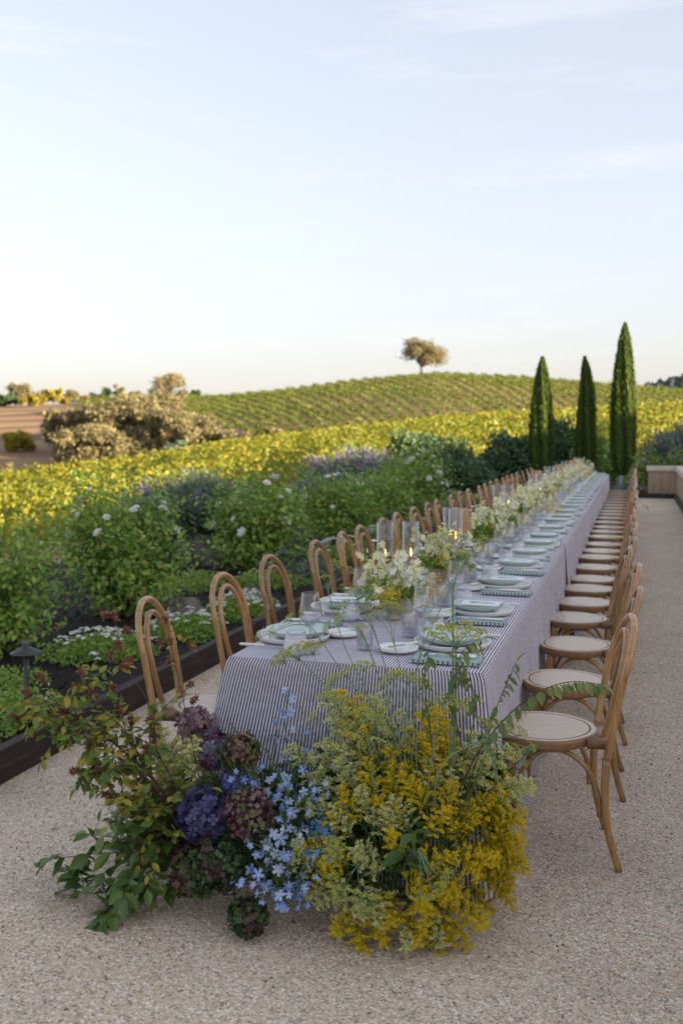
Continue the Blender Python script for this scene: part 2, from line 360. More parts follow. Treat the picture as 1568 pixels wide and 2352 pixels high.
def frames(D, U=None, roll=None):
    "matrices whose columns are x, y=D, z~U"
    D = D/np.linalg.norm(D, axis=1)[:, None]
    if U is None: U = rng.normal(size=D.shape)
    X = np.cross(D, U); X /= np.linalg.norm(X, axis=1)[:, None]+1e-9
    Z = np.cross(X, D)
    return np.stack([X, D, Z], axis=2)
def scaled(Mx, s): return Mx*np.asarray(s).reshape(-1, 1, 1)
def rdirs(n):
    d = rng.normal(size=(n, 3)); return d/np.linalg.norm(d, axis=1)[:, None]
# templates (unit length along +y)
LEAF = (np.array([(0,0,0),(.24,.28,.05),(.27,.55,.04),(0,1,-.12),(-.27,.55,.04),(-.24,.28,.05),(0,.45,-.04)]), [(0,1,6),(1,2,6),(2,3,6),(3,4,6),(4,5,6),(5,0,6)])
LEAFN = (np.array([(0,0,0),(.15,.3,.04),(.14,.62,.0),(0,1,-.14),(-.14,.62,.0),(-.15,.3,.04),(0,.5,-.04)]), LEAF[1])
QUAD = (np.array([(0,0,0),(.36,.45,.06),(0,1,-.05),(-.36,.45,.06)]), [(0,1,2,3)])
BLADE = (np.array([(-.03,0,0),(.03,0,0),(.022,.6,.06),(0,1,-.0),(-.022,.6,.06)]), [(0,1,2,3,4)])
OCT = (np.array([(1,0,0),(-1,0,0),(0,1,0),(0,-1,0),(0,0,1),(0,0,-1)])*.5, [(0,2,4),(2,1,4),(1,3,4),(3,0,4),(2,0,5),(1,2,5),(3,1,5),(0,3,5)])
def flower(n, w, cup=.2, l=.5, notch=False):
    V = [(0, 0, 0)]; Fc = []
    for i in range(n):
        a = 2*PI*i/n; c, s_ = math.cos(a), math.sin(a)
        for (r_, t_, z_) in [(l*.45, w*.8, cup*.3), (l*.85, w, cup*.8), (l, 0, cup), (l*.85, -w, cup*.8), (l*.45, -w*.8, cup*.3)]:
            V.append((r_*c - t_*s_, r_*s_ + t_*c, z_))
        k = 1+5*i; Fc += [(0, k, k+1, k+2), (0, k+2, k+3, k+4)]
    V = np.array(V); V = V[:, [0, 2, 1]]*np.array([1, 1, -1])      # faces +y
    return V, Fc
FL5 = flower(5, .15, .14); FL4 = flower(4, .22, .06); ORCH = flower(5, .19, .16); COSMOS = flower(7, .16, .12)
def rosebloom():
    Vs, Fs = [], []; n = 0
    for ring, (cnt, cup, l) in enumerate([(6, .12, .5), (5, .28, .38), (4, .36, .22)]):
        V, Fc = flower(cnt, .17-.03*ring, cup, l); a = ring*.5
        Rm = np.array([[math.cos(a), 0, math.sin(a)], [0, 1, 0], [-math.sin(a), 0, math.cos(a)]])
        Vs.append(V@Rm.T); Fs += [tuple(i+n for i in f) for f in Fc]; n += len(V)
    return np.concatenate(Vs), Fs
ROSE = rosebloom()
def catmull(P, n=8):
    P = np.array(P, float); Q = np.vstack([2*P[0]-P[1], P, 2*P[-1]-P[-2]]); out = []
    for i in range(1, len(Q)-2):
        for t_ in np.linspace(0, 1, n, endpoint=False):
            a, b_, c, d = Q[i-1], Q[i], Q[i+1], Q[i+2]
            out.append(.5*((2*b_)+(-a+c)*t_+(2*a-5*b_+4*c-d)*t_**2+(-a+3*b_-3*c+d)*t_**3))
    out.append(P[-1]); return np.array(out)
def bezier(a, b_, c, n=10):
    t_ = np.linspace(0, 1, n)[:, None]; return (1-t_)**2*a + 2*t_*(1-t_)*b_ + t_**2*c

# ------------------------------------------------------------------ terrain
AZ = np.array([-35.3, -32, -28.3, -23.4, -19.7, -16, -10.9, -6.2, 0, 2.5])
AZX = np.concatenate([[-180, -60], AZ, [20, 60, 180]])
def ext(v): v = list(v); return np.array([v[0], v[0]]+v+[v[-1]]*3)
CR1 = ext([1118, 1090, 1062, 1018, 996, 980, 960, 946, 932, 927])
RIDGE = ext([932, 928, 912, 914, 900, 880, 862, 870, 892, 900])
def el(py, az): return (994-py)/F*np.cos(np.radians(np.clip(az, -40, 5))+YAW)
def ground(x, y):
    x = np.asarray(x, float); y = np.asarray(y, float); r = np.hypot(x, y); az = np.degrees(np.arctan2(x, y))
    c1 = CAMH + 75*el(np.interp(az, AZX, CR1), az) - 1.75
    g22 = np.interp(az, [-180, -60, -35, -28, -16, -6, 0, 20, 180], [-2.0, -3, -3.0, -2.6, -2.0, -1.5, -.6, -.3, 0])
    v95 = np.interp(az, [-60, -35, -28, -20, 0, 20], [-2.7, -2.6, -1.8, -.4, .6, .8])
    rr = np.interp(az, [-60, -35, -26, -20, 0, 20], [200, 200, 200, 185, 190, 190])
    rz = CAMH + rr*el(np.interp(az, AZX, RIDGE), az)
    z = np.where(r < 22, g22, 0)
    def sm(a, b_, t_): t_ = np.clip(t_, 0, 1); t_ = t_*t_*(3-2*t_); return a+(b_-a)*t_
    z = np.where(r <= 22, g22, sm(g22, c1, (r-22)/53))
    z = np.where(r > 75, sm(c1, v95, (r-75)/22), z)
    tt = np.clip((r-97)/np.maximum(rr-97, 1), 0, 1)
    z = np.where(r > 97, v95+(rz-v95)*(tt**.85*(1.18-.18*tt)), z)
    z = np.where(r > rr, rz - (r-rr)*.10, z); z = np.maximum(z, -14)
    # terrace flattening
    dx = np.maximum(0, -6.6 - x); dy = np.maximum(0, y-31); d = np.hypot(dx, dy)
    k = np.clip(d/11, 0, 1); k = k*k*(3-2*k)
    return z*k + (-.03)*(1-k)
rad = np.concatenate([[0], np.linspace(2, 100, 60), np.linspace(103, 240, 50), np.array([260, 300, 400, 600, 1000, 2000, 5000])])
ths = np.radians(np.concatenate([np.linspace(-180, -44, 24), np.linspace(-42, 8, 90), np.linspace(10, 178, 30)]))
G = np.array([[r_*math.sin(a), r_*math.cos(a)] for r_ in rad for a in ths])
Z = ground(G[:, 0], G[:, 1]); V = np.column_stack([G, Z]); nT = len(ths)
Fc = [(i*nT+j, (i+1)*nT+j, (i+1)*nT+(j+1) % nT, i*nT+(j+1) % nT) for i in range(len(rad)-1) for j in range(nT)]
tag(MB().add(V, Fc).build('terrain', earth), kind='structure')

# terrace gravel, mulch beds
def sheet(name, x0, x1, y0, y1, z, mt, nx=2, ny=2, amp=0):
    X, Y = np.meshgrid(np.linspace(x0, x1, nx), np.linspace(y0, y1, ny)); Zz = np.full(X.shape, z)
    if amp: Zz = Zz + amp*(np.sin(X*2.1+1)*np.sin(Y*1.3)+.5*np.sin(X*5+Y*3)) + rng.normal(size=X.shape)*amp*.2
    V = np.column_stack([X.ravel(), Y.ravel(), Zz.ravel()])
    Fc = [(j*nx+i, j*nx+i+1, (j+1)*nx+i+1, (j+1)*nx+i) for j in range(ny-1) for i in range(nx-1)]
    return tag(MB().add(V, Fc).build(name, mt), kind='structure')
sheet('gravel_terrace', -2.72, .97, -6, 25.1, 0.0, gravel, 3, 3)
sheet('mulch_bed', -6.6, -2.76, -6, 31, .07, mulch, 40, 200, .012)
sheet('mulch_bed', -2.76, .34, 25.16, 31, .09, mulch, 20, 30, .012)
sheet('mulch_bed', .34, 8, 25.9, 31, .09, mulch, 20, 30, .012)
sheet('garden_path', -7.6, -6.6, -6, 31, .03, earth)
tl = empty('timber_edging', (-2.73, 10, 0))
tag(tl, 'long dark stained timber edging board between the gravel and the planted bed', 'edging')
for i in range(8):
    y0 = -4 + i*3.65
    zt = .155 + .004*(i % 2)
    o = MB().box((-2.76, y0, -.05), (-2.70, y0+3.64, zt)).build('board', timber, tl, False); o.location = (2.73, -10, 0)
    bb = MB()
    for dy in (.10, .17):
        o = MB().tube([(-2.70, y0+dy, .09), (-2.688, y0+dy, .09)], .007, 8).build('bolt', steel, tl); o.location = (2.73, -10, 0)
o = MB().box((-2.70, 25.10, -.05), (.93, 25.16, .12)).build('timber_edging', timber, None, False)
tag(o, 'short dark timber board across the far end of the gravel', 'edging')
o = MB().box((.93, -6, -.05), (.99, 25.16, .12)).build('timber_edging', timber, None, False)
tag(o, 'dark timber board along the foot of the low wall on the right', 'edging')
gw = empty('garden_wall', (1.2, 20, 0)); tag(gw, 'low pale stone garden wall with brown stains and flat cap at right', 'wall')
for nm, lo, hi, mt in [('wall_face', (1.0, -6, 0), (1.42, 25.45, .655), wallm), ('wall_face', (.34, 25.45, 0), (1.42, 25.87, .655), wallm),
                       ('cap', (.96, -6, .657), (1.46, 25.40, .765), capm), ('cap', (.30, 25.403, .657), (1.46, 25.91, .765), capm)]:
    o = MB().box(lo, hi).build(nm, mt, gw, False); o.location = (-1.2, -20, 0)

# ------------------------------------------------------------------ unseen building added to cast the evening shade
hs_ = empty('shade_caster', (28, 0, 0)); tag(hs_, 'long two storey plastered building with tiled roof, added out of view to shade the terrace', 'shade_caster')
def hp(nm, mb, mt):
    o = mb.build(nm, mt, hs_, False); o.location = (-28, 0, 0); return o
hp('wall', MB().box((24, -42, -.2), (32, 21.8, 6.2)), shade_caster_plaster)
rf = MB().add([(23.4, -42.5, 6.2), (23.4, 22.0, 6.2), (28, 22.0, 7.66), (28, -42.5, 7.66), (32.6, -42.5, 6.2), (32.6, 22.0, 6.2), (23.4, -42.5, 6.05), (23.4, 22.0, 6.05), (32.6, -42.5, 6.05), (32.6, 22.0, 6.05)],
    [(0, 1, 2, 3), (3, 2, 5, 4), (6, 8, 9, 7), (0, 6, 7, 1), (4, 5, 9, 8)])
rf.ch.append((np.zeros((0, 3)), np.array([(0, 3, 4), (1, 5, 2)]), np.zeros(0), 0, np.zeros((0, 2))))
hp('roof', rf, roofm)
hp('shade_tower', MB().box((25, 22.05, -.2), (31, 27, 9.8)), shade_caster_plaster)  # added block, raised to keep the middle cypress shaded
for zz in (.4, 3.5):
    for y0 in range(-38, 20, 6):
        o = hp('shade_caster_window', MB().box((23.95, y0, zz), (23.997, y0+1.8, zz+1.9)), timber)
        MB().box((23.935, y0+.08, zz+.08), (23.948, y0+1.72, zz+1.82)).build('pane', darkglass, o, False)

# ------------------------------------------------------------------ table and cloths
TX0, TX1, TY0, TY1, TZ = -1.415, -.485, 3.36, 20.35, .757
tb = empty('banquet_table', (-.95, 11.8, 0)); tag(tb, 'very long banquet table hidden under the striped cloths', 'table')
o = MB().box((TX0+.012, TY0+.012, .72), (TX1-.012, TY1-.012, TZ-.006)).build('tabletop', wood, tb, False); o.location = (.95, -11.8, 0)
for i in range(8):
    for x_ in (TX0+.15, TX1-.15):
        o = MB().tube([(x_, 3.8+i*2.3, 0), (x_, 3.8+i*2.3, .72)], .018, 8).build('leg', steel, tb); o.location = (.95, -11.8, 0)
def cloth(y0, y1, dz, front, seed, label, back=False, dip=.0):
    g = np.random.default_rng(seed); mb = MB()
    W = TX1-TX0; H = TZ+dz
    # cross section parameter u from left hem to right hem (arc length), v along y
    hem = .02 + dz*0
    nr = 5; rr_ = .018
    def section(drop):
        pts = []
        for s_ in np.linspace(0, 1, 30): pts.append(('L', s_))
        return pts
    ns = 34; ny = int((y1-y0)/.016)
    ys = np.linspace(y0, y1, ny)
    ph = g.uniform(0, 6, 8); fr = g.uniform(5, 17, 8); am = g.uniform(.3, 1, 8)
    def fold(q, amt):    # q: metres along hem, amt 0..1 down the drop
        f_ = sum(a_*np.sin(f1*q+p_+1.1*np.sin(q*1.7+p_)) for a_, f1, p_ in zip(am, fr, ph))/am.sum()
        sharp = np.sign(f_)*np.abs(f_)**.8
        return (.012*amt + .085*amt**1.8)*(sharp*.9+.45)
    drop = H - .012
    sd = np.linspace(0, 1, ns)                 # along drop
    topx = np.linspace(0, W, 24)
    rows = []; uvu = []
    # left side from hem up, top, right side down
    nyv = len(ys)
    def endfac(y): return np.zeros_like(y)
    grid = []; us = []
    for s_ in sd[::-1]:
        zz = H - s_*drop - (.004 if s_ == 0 else 0); off = fold(ys+3, s_)+.026*s_ + .009*(1-math.exp(-s_*45))
        if front: off = off + .15*s_*np.exp(-(ys-y0)/.22)
        x_ = TX0 - dz*.6 - np.maximum(off, .003*s_) ; z_ = np.full(nyv, zz) + (.004 if s_ > .97 else 0)
        grid.append(np.column_stack([x_, ys, z_])); us.append(-s_*drop)
    for xx in topx[1:-1]:
        grid.append(np.column_stack([np.full(nyv, TX0+xx), ys, np.full(nyv, H) + .0012*np.sin(ys*7+xx*9)])); us.append(xx)
    for s_ in sd:
        zz = H - s_*drop - (.004 if s_ == 0 else 0); off = fold(ys, s_)+.026*s_ + .009*(1-math.exp(-s_*45))
        if front: off = off*(1-.0*s_) + .05*s_*np.exp(-(ys-y0)/.12)
        x_ = TX1 + dz*.6 + np.maximum(off, .003*s_)
        grid.append(np.column_stack([x_, ys, np.full(nyv, zz)])); us.append(W+s_*drop)
    Gd = np.array(grid)                        # (rows, ny, 3)
    # soften the top edges
    Gd[:, :, 2] -= 0
    if front:                                  # corners: pull the side cloth inward to meet the front drop
        pass
    n1, n2 = Gd.shape[:2]
    V = Gd.reshape(-1, 3); U = np.repeat(np.array(us), n2); Vv = np.tile(ys, n1)
    I = np.arange(n1*n2).reshape(n1, n2)
    Fq = np.stack([I[:-1, :-1], I[1:, :-1], I[1:, 1:], I[:-1, 1:]], -1).reshape(-1, 4)
    mb.add(V, Fq, .5, 0, np.column_stack([U, Vv]))
    if front or back:
        Y = y0 if front else y1; sg = -1 if front else 1
        nx = 150; xs = np.linspace(0, W, nx); gr = []; 
        for s_ in sd:
            zz = H - s_*drop + .0002
            # corner rows share the side's first column so the cloth stays closed
            off = (fold(xs*1.4+9, s_)*.55 + .10*s_ + .010*s_**.7*np.sin(xs*11+1)+.006*s_*np.sin(xs*23+2*s_))
            wl = Gd[ns-1-int(round(s_*(ns-1))), 0 if front else -1, 0]; wr = Gd[n1-ns+int(round(s_*(ns-1))), 0 if front else -1, 0]
            xx = wl + (wr-wl)*xs/W
            e = np.minimum(xs, W-xs); off = (off + .009*(1-math.exp(-s_*45)))*np.clip(e/.05, 0, 1)**.6
            # bulge of the corner folds
            gr.append(np.column_stack([xx, Y + sg*(off+(0 if s_ else -.001)), np.full(nx, zz)]))
        g2 = np.array(gr); V = g2.reshape(-1, 3); I = np.arange(ns*nx).reshape(ns, nx)
        U = np.tile(xs, ns); Vv = np.repeat(sd*drop, nx)
        Fq = np.stack([I[:-1, :-1], I[1:, :-1], I[1:, 1:], I[:-1, 1:]], -1).reshape(-1, 4)
        mb.add(V, Fq, .5, 0, np.column_stack([U, Vv]))
    o = mb.build('tablecloth', clothm, None, True, (-.95, (y0+y1)/2, 0))
    tag(o, label, 'tablecloth', 'striped cloths along the banquet table')
    return o
cloth(TY0-.01, 7.75, .003, True, 3, 'navy and white striped cloth over the near end of the long table')
cloth(7.45, 12.2, .007, False, 5, 'striped cloth over the table just beyond the nearest cloth')
cloth(11.9, 16.4, .003, False, 8, 'striped cloth over the table, third from the near end')
cloth(16.1, TY1+.01, .007, False, 11, 'striped cloth over the farthest stretch of the table by the cypresses', True)
TT = TZ+.0085

# ------------------------------------------------------------------ chairs
def make_chair():
    root = empty('chair')
    # seat: rounded, front at +y
    mb = MB(); n = 48; out = []
    for k in range(n):
        a = 2*PI*k/n; c, s_ = math.cos(a), math.sin(a)
        x_ = .205*np.sign(c)*abs(c)**.9; y_ = .195*np.sign(s_)*abs(s_)**.9
        if y_ < 0: x_ *= 1-.20*(-y_/.195)**1.5
        out.append((x_, y_))
    out = np.array(out)
    prof = [(.90, .432, 1), (.975, .434, 1), (1.0, .442, 1), (1.0, .460, 1), (.985, .467, 1), (.955, .470, 0), (.86, .4695, 0), (.845, .4665, 2), (.83, .4695, 0), (.4, .468, 0), (0.001, .468, 0)]
    for i in range(len(prof)-1):
        A = prof[i]; B = prof[i+1]
        V = [(*(out[k]*A[0]), A[1]) for k in range(n)] + [(*(out[k]*B[0]), B[1]) for k in range(n)]
        mi = 2 if (A[2] == 2 or B[2] == 2) else (1 if A[2] == 1 else 0)
        mb.add(V, [(k, (k+1) % n, n+(k+1) % n, n+k) for k in range(n)], .5, mi)
    V = [(*(out[k]*.90), .432) for k in range(n)]; mb.add(V, [tuple(range(n))[::-1]], .5, 1)
    # block joining the seat to the back legs
    mb.box((-.155, -.215, .434), (.155, -.14, .466), 1)
    mb.build('seat', [seatwood, seatedge, groove], root)
    # back frame: one bent loop from seat level up
    def outer(t_):        # t 0..1 around the loop; starts at left seat joint
        pass
    pts = []
    for z_ in np.linspace(.40, .70, 6): pts.append((-.178-.012*math.sin((z_-.4)/.3*PI/2), -.205-(z_-.40)*.17, z_))
    for a in np.linspace(PI, 0, 17)[1:-1]:
        pts.append((.190*math.cos(a), -.256-.055*math.sin(a)*1.0-.0, .70+.195*math.sin(a)))
    for z_ in np.linspace(.70, .40, 6): pts.append((.178+.012*math.sin((z_-.4)/.3*PI/2), -.205-(z_-.40)*.17, z_))
    P = catmull(pts, 3); rr0 = .0134+.0022*np.abs(np.linspace(-1, 1, len(P)))**6; MB().tube(P, rr0, 12).build('back_frame', wood, root)
    pts = []
    for z_ in np.linspace(.452, .66, 5): pts.append((-.095-.035*math.sin((z_-.45)/.21*PI/2), -.200-(z_-.45)*.20, z_))
    for a in np.linspace(PI, 0, 15)[1:-1]: pts.append((.132*math.cos(a), -.242-.045*math.sin(a), .66+.183*math.sin(a)))
    for z_ in np.linspace(.66, .452, 5): pts.append((.095+.035*math.sin((z_-.45)/.21*PI/2), -.200-(z_-.45)*.20, z_))
    MB().tube(catmull(pts, 3), .0115, 10).build('inner_hoop', wood, root)
    for s_ in (-1, 1):
        MB().tube(catmull([(s_*.178, -.205, .405), (s_*.180, -.202, .28), (s_*.186, -.215, .14), (s_*.198, -.255, 0)], 5), np.linspace(.0158, .0125, 16), 10).build('leg', wood, root)
        MB().tube(catmull([(s_*.140, .125, .436), (s_*.150, .137, .3), (s_*.165, .160, 0)], 5), np.linspace(.0185, .0125, 11), 10).build('leg', wood, root)
        P = [(s_*.172, -.185, .19), (s_*.168, -.178, .27), (s_*.155, -.14, .36), (s_*.145, -.07, .415), (s_*.143, -.01, .422), (s_*.143, .04, .405), (s_*.145, .085, .35), (s_*.148, .112, .27), (s_*.15, .118, .2)]
        MB().tube(catmull(P, 4), .0095, 8).build('brace', wood, root)
    P = [(-.14, .13, .2), (-.13, .125, .28), (-.10, .12, .37), (-.04, .115, .42), (.04, .115, .42), (.10, .12, .37), (.13, .125, .28), (.14, .13, .2)]
    MB().tube(catmull(P, 4), .009, 8).build('brace', wood, root)
    return root
chair = make_chair()
RY = [3.78, 4.53, 5.33, 6.10, 6.69, 7.29, 7.79, 8.48, 9.18, 9.67, 10.27, 11.02, 11.59, 12.15, 12.82, 13.47, 14.07, 14.64, 15.28, 15.92, 16.6, 17.35, 18.1, 18.9, 19.75]
LY = [3.72, 4.42, 5.14, 5.95, 6.52, 7.0, 7.62, 8.22, 8.86, 9.5, 9.95, 10.75, 11.40, 12.0, 12.7, 13.3, 13.95, 14.6, 15.2, 15.9, 16.5, 17.3, 18.0, 18.8, 19.7]
first = True
for side, ys_, x_, rz in (('right', RY, -.285, PI/2), ('left', LY, -1.61, -PI/2)):
    for i, y_ in enumerate(ys_):
        c = chair if first else copy_tree(chair); first = False
        j = np.random.default_rng(i*7+len(side)); tw = j.normal()*.045
        if side == 'right': tw = abs(tw)*.8+.03
        if side == 'right' and i == 0: tw = .15
        if side == 'left' and i == 0: tw = .16
        c.location = (x_ + j.normal()*.012, y_, 0); c.rotation_euler = (0, 0, rz+tw)
        nm = ORD[i] if i else 'nearest'
        lab = f'honey brown bentwood chair, {nm}{" from the near end" if i else " one"} along the {side} side'
        tag(c, lab, 'chair', f'bentwood chairs along the {side} side of the table')

# ------------------------------------------------------------------ tableware prototypes (local: +x points to the diner's edge)
def lat(name, prof, mt, seg=32): return MB().lathe(prof, seg).build(name, mt)
charger0 = lat('charger_plate', [(0.001, .004), (.128, .004), (.138, .007), (.143, .020), (.1465, .021), (.1465, .018), (.141, .002), (.128, 0), (.001, 0)], white_ceramic, 48)
plate0 = lat('dinner_plate', [(.001, .010), (.07, .0105), (.10, .018), (.122, .033), (.1245, .034), (.125, .032), (.105, .014), (.075, .001), (.06, 0), (.001, 0)], mint_ceramic, 48)
bread0 = lat('bread_plate', [(.001, .004), (.062, .004), (.071, .008), (.0745, .015), (.077, .015), (.074, .004), (.062, 0), (.001, 0)], white_ceramic, 36)
wine0 = empty('wine_glass')
MB().lathe([(.018, .106), (.030, .117), (.040, .128), (.0455, .140), (.044, .155), (.032, .222), (.0312, .224), (.0306, .222), (.0425, .155), (.0440, .141), (.0385, .130)], 36).build('bowl', glass, wine0)
MB().lathe([(.0036, .085), (.006, .094), (.018, .106), (.0385, .1265), (.0375, .1285), (.016, .109), (.001, .100)], 36).build('bowl_base', glass_t, wine0)
MB().lathe([(.005, .012), (.0036, .03), (.0036, .085)], 16).build('stem', glass_t, wine0)
MB().lathe([(.001, .004), (.034, .0015), (.036, 0.0), (.034, .0025), (.012, .007), (.005, .012)], 32).build('foot', glass_t, wine0)
rib0 = lat('ribbed_tumbler', [(.001, .0), (.029, 0), (.031, .003), (.0325, .092), (.0315, .092), (.029, .012), (.001, .010)], ribglass, 48)
tum0 = empty('water_tumbler')
MB().lathe([(.001, 0), (.031, 0), (.036, .004), (.0455, .028), (.0455, .034), (.040, .062)], 36).build('misted_bowl', frosted, tum0)
MB().lathe([(.040, .062), (.0365, .086), (.0355, .086), (.038, .064)], 36).build('clear_rim', glass, tum0)
MB().lathe([(.001, .006), (.033, .006), (.0435, .03), (.0435, .034), (.0385, .062), (.001, .062)], 36).build('iced_water', waterm, tum0)
# napkin: folded stack, soft edges
def napkin():
    mb = MB(); nx, ny = 22, 10; W_, D_ = .25, .115
    for L in range(3):
        z0 = .001+.004*L; s_ = 1-.01*L
        X, Y = np.meshgrid(np.linspace(-W_/2, W_/2, nx)*s_, np.linspace(-D_/2, D_/2, ny)*s_)
        Zt = z0+.004+.0015*np.sin(X*60+L*2)*np.cos(Y*50+L)
        V = np.column_stack([X.ravel(), Y.ravel(), Zt.ravel()]); I = np.arange(nx*ny).reshape(ny, nx)
        Fq = np.stack([I[:-1, :-1], I[:-1, 1:], I[1:, 1:], I[1:, :-1]], -1).reshape(-1, 4)
        mb.add(V, Fq, .5, 0, V[:, :2]+10)
        rim = list(I[0, :])+list(I[1:, -1])+list(I[-1, -2::-1])+list(I[-2:0:-1, 0]); Vr = V[rim]; Vb = Vr.copy(); Vb[:, 2] = z0-.001; Vb[:, :2] *= .992
        k = len(rim); uvr = np.concatenate([Vr[:, :2]+10, Vr[:, :2]*1.03+10.0005])
        mb.add(np.concatenate([Vr, Vb]), [(a, k+a, k+(a+1) % k, (a+1) % k) for a in range(k)], .5, 0, uvr)
    return mb.build('napkin', napm)
nap0 = napkin()
def handle_pts(): return [(.115, 0, 0), (.02, 0, 0)]
def fork():
    r_ = empty('fork')
    MB().tube([(.118, 0, .006), (.11, 0, .006), (.06, 0, .006), (.022, 0, .006), (.018, 0, .006)], [.003, .0058, .0055, .0045, .003], 8).build('handle', handle_m, r_)
    mb = MB().tube([(.018, 0, .006), (-.02, 0, .007), (-.032, 0, .006)], .0018, 6)
    for dy in (-.0075, -.0025, .0025, .0075): mb.tube([(-.030, dy*.5, .006), (-.045, dy, .004), (-.085, dy, .008)], .0011, 5)
    mb.build('tines', steel, r_); return r_
def knife(nm='knife', s=1):
    r_ = empty(nm)
    MB().tube([(.118*s, 0, .006), (.11*s, 0, .006), (.06*s, 0, .006), (.022*s, 0, .006), (.018*s, 0, .006)], [.003, .0058, .0055, .005, .003], 8).build('handle', handle_m, r_)
    V = [(.018, -.004, .005), (.018, .004, .005), (-.08, .008, .005), (-.10, .0, .005), (-.08, -.006, .005)]
    V = [(a*s, b_, c) for a, b_, c in V]; Vb = [(a, b_, .0025) for a, b_, c in V]
    mb = MB().add(V+Vb, [(0, 1, 2, 3, 4)], .5); mb.ch.append((np.zeros((0, 3)), np.array([(i, 5+i, 5+(i+1) % 5, (i+1) % 5) for i in range(5)]), np.zeros(0), 0, np.zeros((0, 2))))
    mb.build('blade', steel, r_, False); return r_
fork0, knife0, bk0 = fork(), knife(), knife('butter_knife', .7)
def card():
    mb = MB(); w_, h_ = .175, .12
    V = [(-h_/2, -w_/2, .002), (h_/2, -w_/2, .002), (h_/2, w_/2, .002), (-h_/2, w_/2, .002)]
    # card long side lies along x (towards the diner) as in the photo
    V = [(-w_/2, -h_/2, .002), (w_/2, -h_/2, .002), (w_/2, h_/2, .002), (-w_/2, h_/2, .002)]
    mb.add(V, [(0, 1, 2, 3)], .5, 0, [(0, 0), (1, 0), (1, 1), (0, 1)])
    Vb = [(a, b_, .0005) for a, b_, c in V]
    mb.add([*V, *Vb], [(i, 4+i, 4+(i+1) % 4, (i+1) % 4) for i in range(4)], .5, 1, [(.01, .01)]*8)
    return mb.build('menu_card', [cardm, white_ceramic], None, False)
card0 = card()
used = set()
def put(proto, x_, y_, z_, rz, label, cat, group):
    if proto.name in used: o = copy_tree(proto)
    else: o = proto; used.add(proto.name)
    o.location = (x_, y_, z_); o.rotation_euler = (0, 0, rz); tag(o, label, cat, group); return o
for side, ys_, sg, xc in (('right', RY, 1, -.655), ('left', LY, -1, -1.275)):
    for i, y_ in enumerate(ys_):
        rg = np.random.default_rng(i+100*(sg+2)); j = lambda s_=.008: rg.normal()*s_
        rz = 0 if sg > 0 else PI
        yy = y_ - .02; where = f'{ORD[i]} place from the near end, {side} side'
        def P(pr, dx, dy, dz, r_, what, cat, grp): return put(pr, xc+sg*dx+j(), yy+sg*dy+j(), TT+dz, rz+r_, f'{what} at the {where}', cat, f'{grp} on the {side} side of the table')
        P(charger0, 0, 0, 0, 0, 'white rimmed charger', 'charger plate', 'white chargers')
        P(plate0, 0, 0, .0075, 0, 'pale mint plate', 'plate', 'mint plates')
        near = (i < 9 if sg > 0 else i < 4); mid = (i < 25 if sg > 0 else i < 6)
        if mid:
            P(nap0, .035, -.275, 0, j(.04), 'folded green checked napkin', 'napkin', 'checked napkins')
        if mid and i > 0: P(card0, .0, -.01, .0385, j(.08), 'blue and yellow printed card', 'card', 'printed menu cards')
        if near:
            P(fork0, .012, -.262, .0135, j(.03), 'inner ivory handled fork', 'fork', 'ivory handled inner forks')
            P(fork0, .020, -.286, .0135, j(.03), 'outer ivory handled fork', 'fork', 'ivory handled outer forks')
            P(knife0, .035, .185, 0, j(.03), 'ivory handled knife', 'knife', 'ivory handled knives')
        if near or (mid and i < 14): P(bread0, -.165, -.16 if sg > 0 else -.12, 0, 0, 'small white bread plate', 'side plate', 'bread plates')
        if near: P(bk0, -.17, -.155 if sg > 0 else -.115, .0145, .9, 'small butter knife on bread plate', 'knife', 'butter knives')
        P(wine0, -.125 if sg > 0 else -.145, .02 if sg > 0 else .22, 0, 0, 'empty wine glass', 'wine glass', 'wine glasses')
        if mid or (sg < 0 and i < 12): P(tum0, -.095, .150 if sg > 0 else .265, 0, 0, 'misted tumbler of iced water', 'tumbler', 'water tumblers')
        if i < 9: P(rib0, -.20 if sg > 0 else -.30, .10, 0, 0, 'ribbed clear tumbler', 'tumbler', 'ribbed tumblers')

# ------------------------------------------------------------------ hurricanes, candles, lamps
hur0 = lat('hurricane_shade', [(.038, 0), (.0405, .001), (.0405, .372), (.0385, .372), (.0385, .002)], glass_h, 40)
can0 = empty('taper_candle')
MB().lathe([(.001, 0), (.020, 0), (.020, .012), (.012, .018), (.0105, .02), (.0095, .19), (.001, .192)], 16).build('wax', wax, can0)
MB().tube([(0, 0, .19), (0, 0, .2)], .001, 5).build('wick', plain('wick_black', (.01, .01, .01)), can0)
MB().lathe([(.0005, .198), (.0045, .206), (.0055, .213), (.0035, .226), (.0005, .242)], 12).build('flame', flame_m, can0)
hl = [(-1.17, 4.75), (-1.065, 4.86), (-1.045, 5.86), (-.99, 5.73), (-1.10, 8.45), (-1.03, 8.6), (-1.05, 10.9), (-.98, 11.05), (-1.10, 13.4), (-1.0, 13.55), (-1.05, 15.9), (-1.0, 18.4)]
for i, (x_, y_) in enumerate(hl):
    who = f'{ORD[i]} tall glass candle shade counting from the near end of the table' if i > 1 else ('tall clear glass candle shade nearest the left chairs, beside the first bouquet' if i == 0 else 'tall clear glass candle shade just right of the nearest one')
    put(hur0, x_, y_, TT, 0, who, 'candle shade', 'glass candle shades along the table')
    put(can0, x_+.002, y_, TT, 0, f'lit brown taper candle inside the {ORD[i]} glass shade from the near end', 'candle', 'taper candles in the glass shades')
lamp0 = empty('table_lamp')
MB().lathe([(.001, 0), (.045, 0), (.047, .006), (.04, .012), (.008, .016), (.006, .03), (.006, .30), (.001, .30)], 24).build('base', brass, lamp0)
mb = MB(); n = 60; V = []
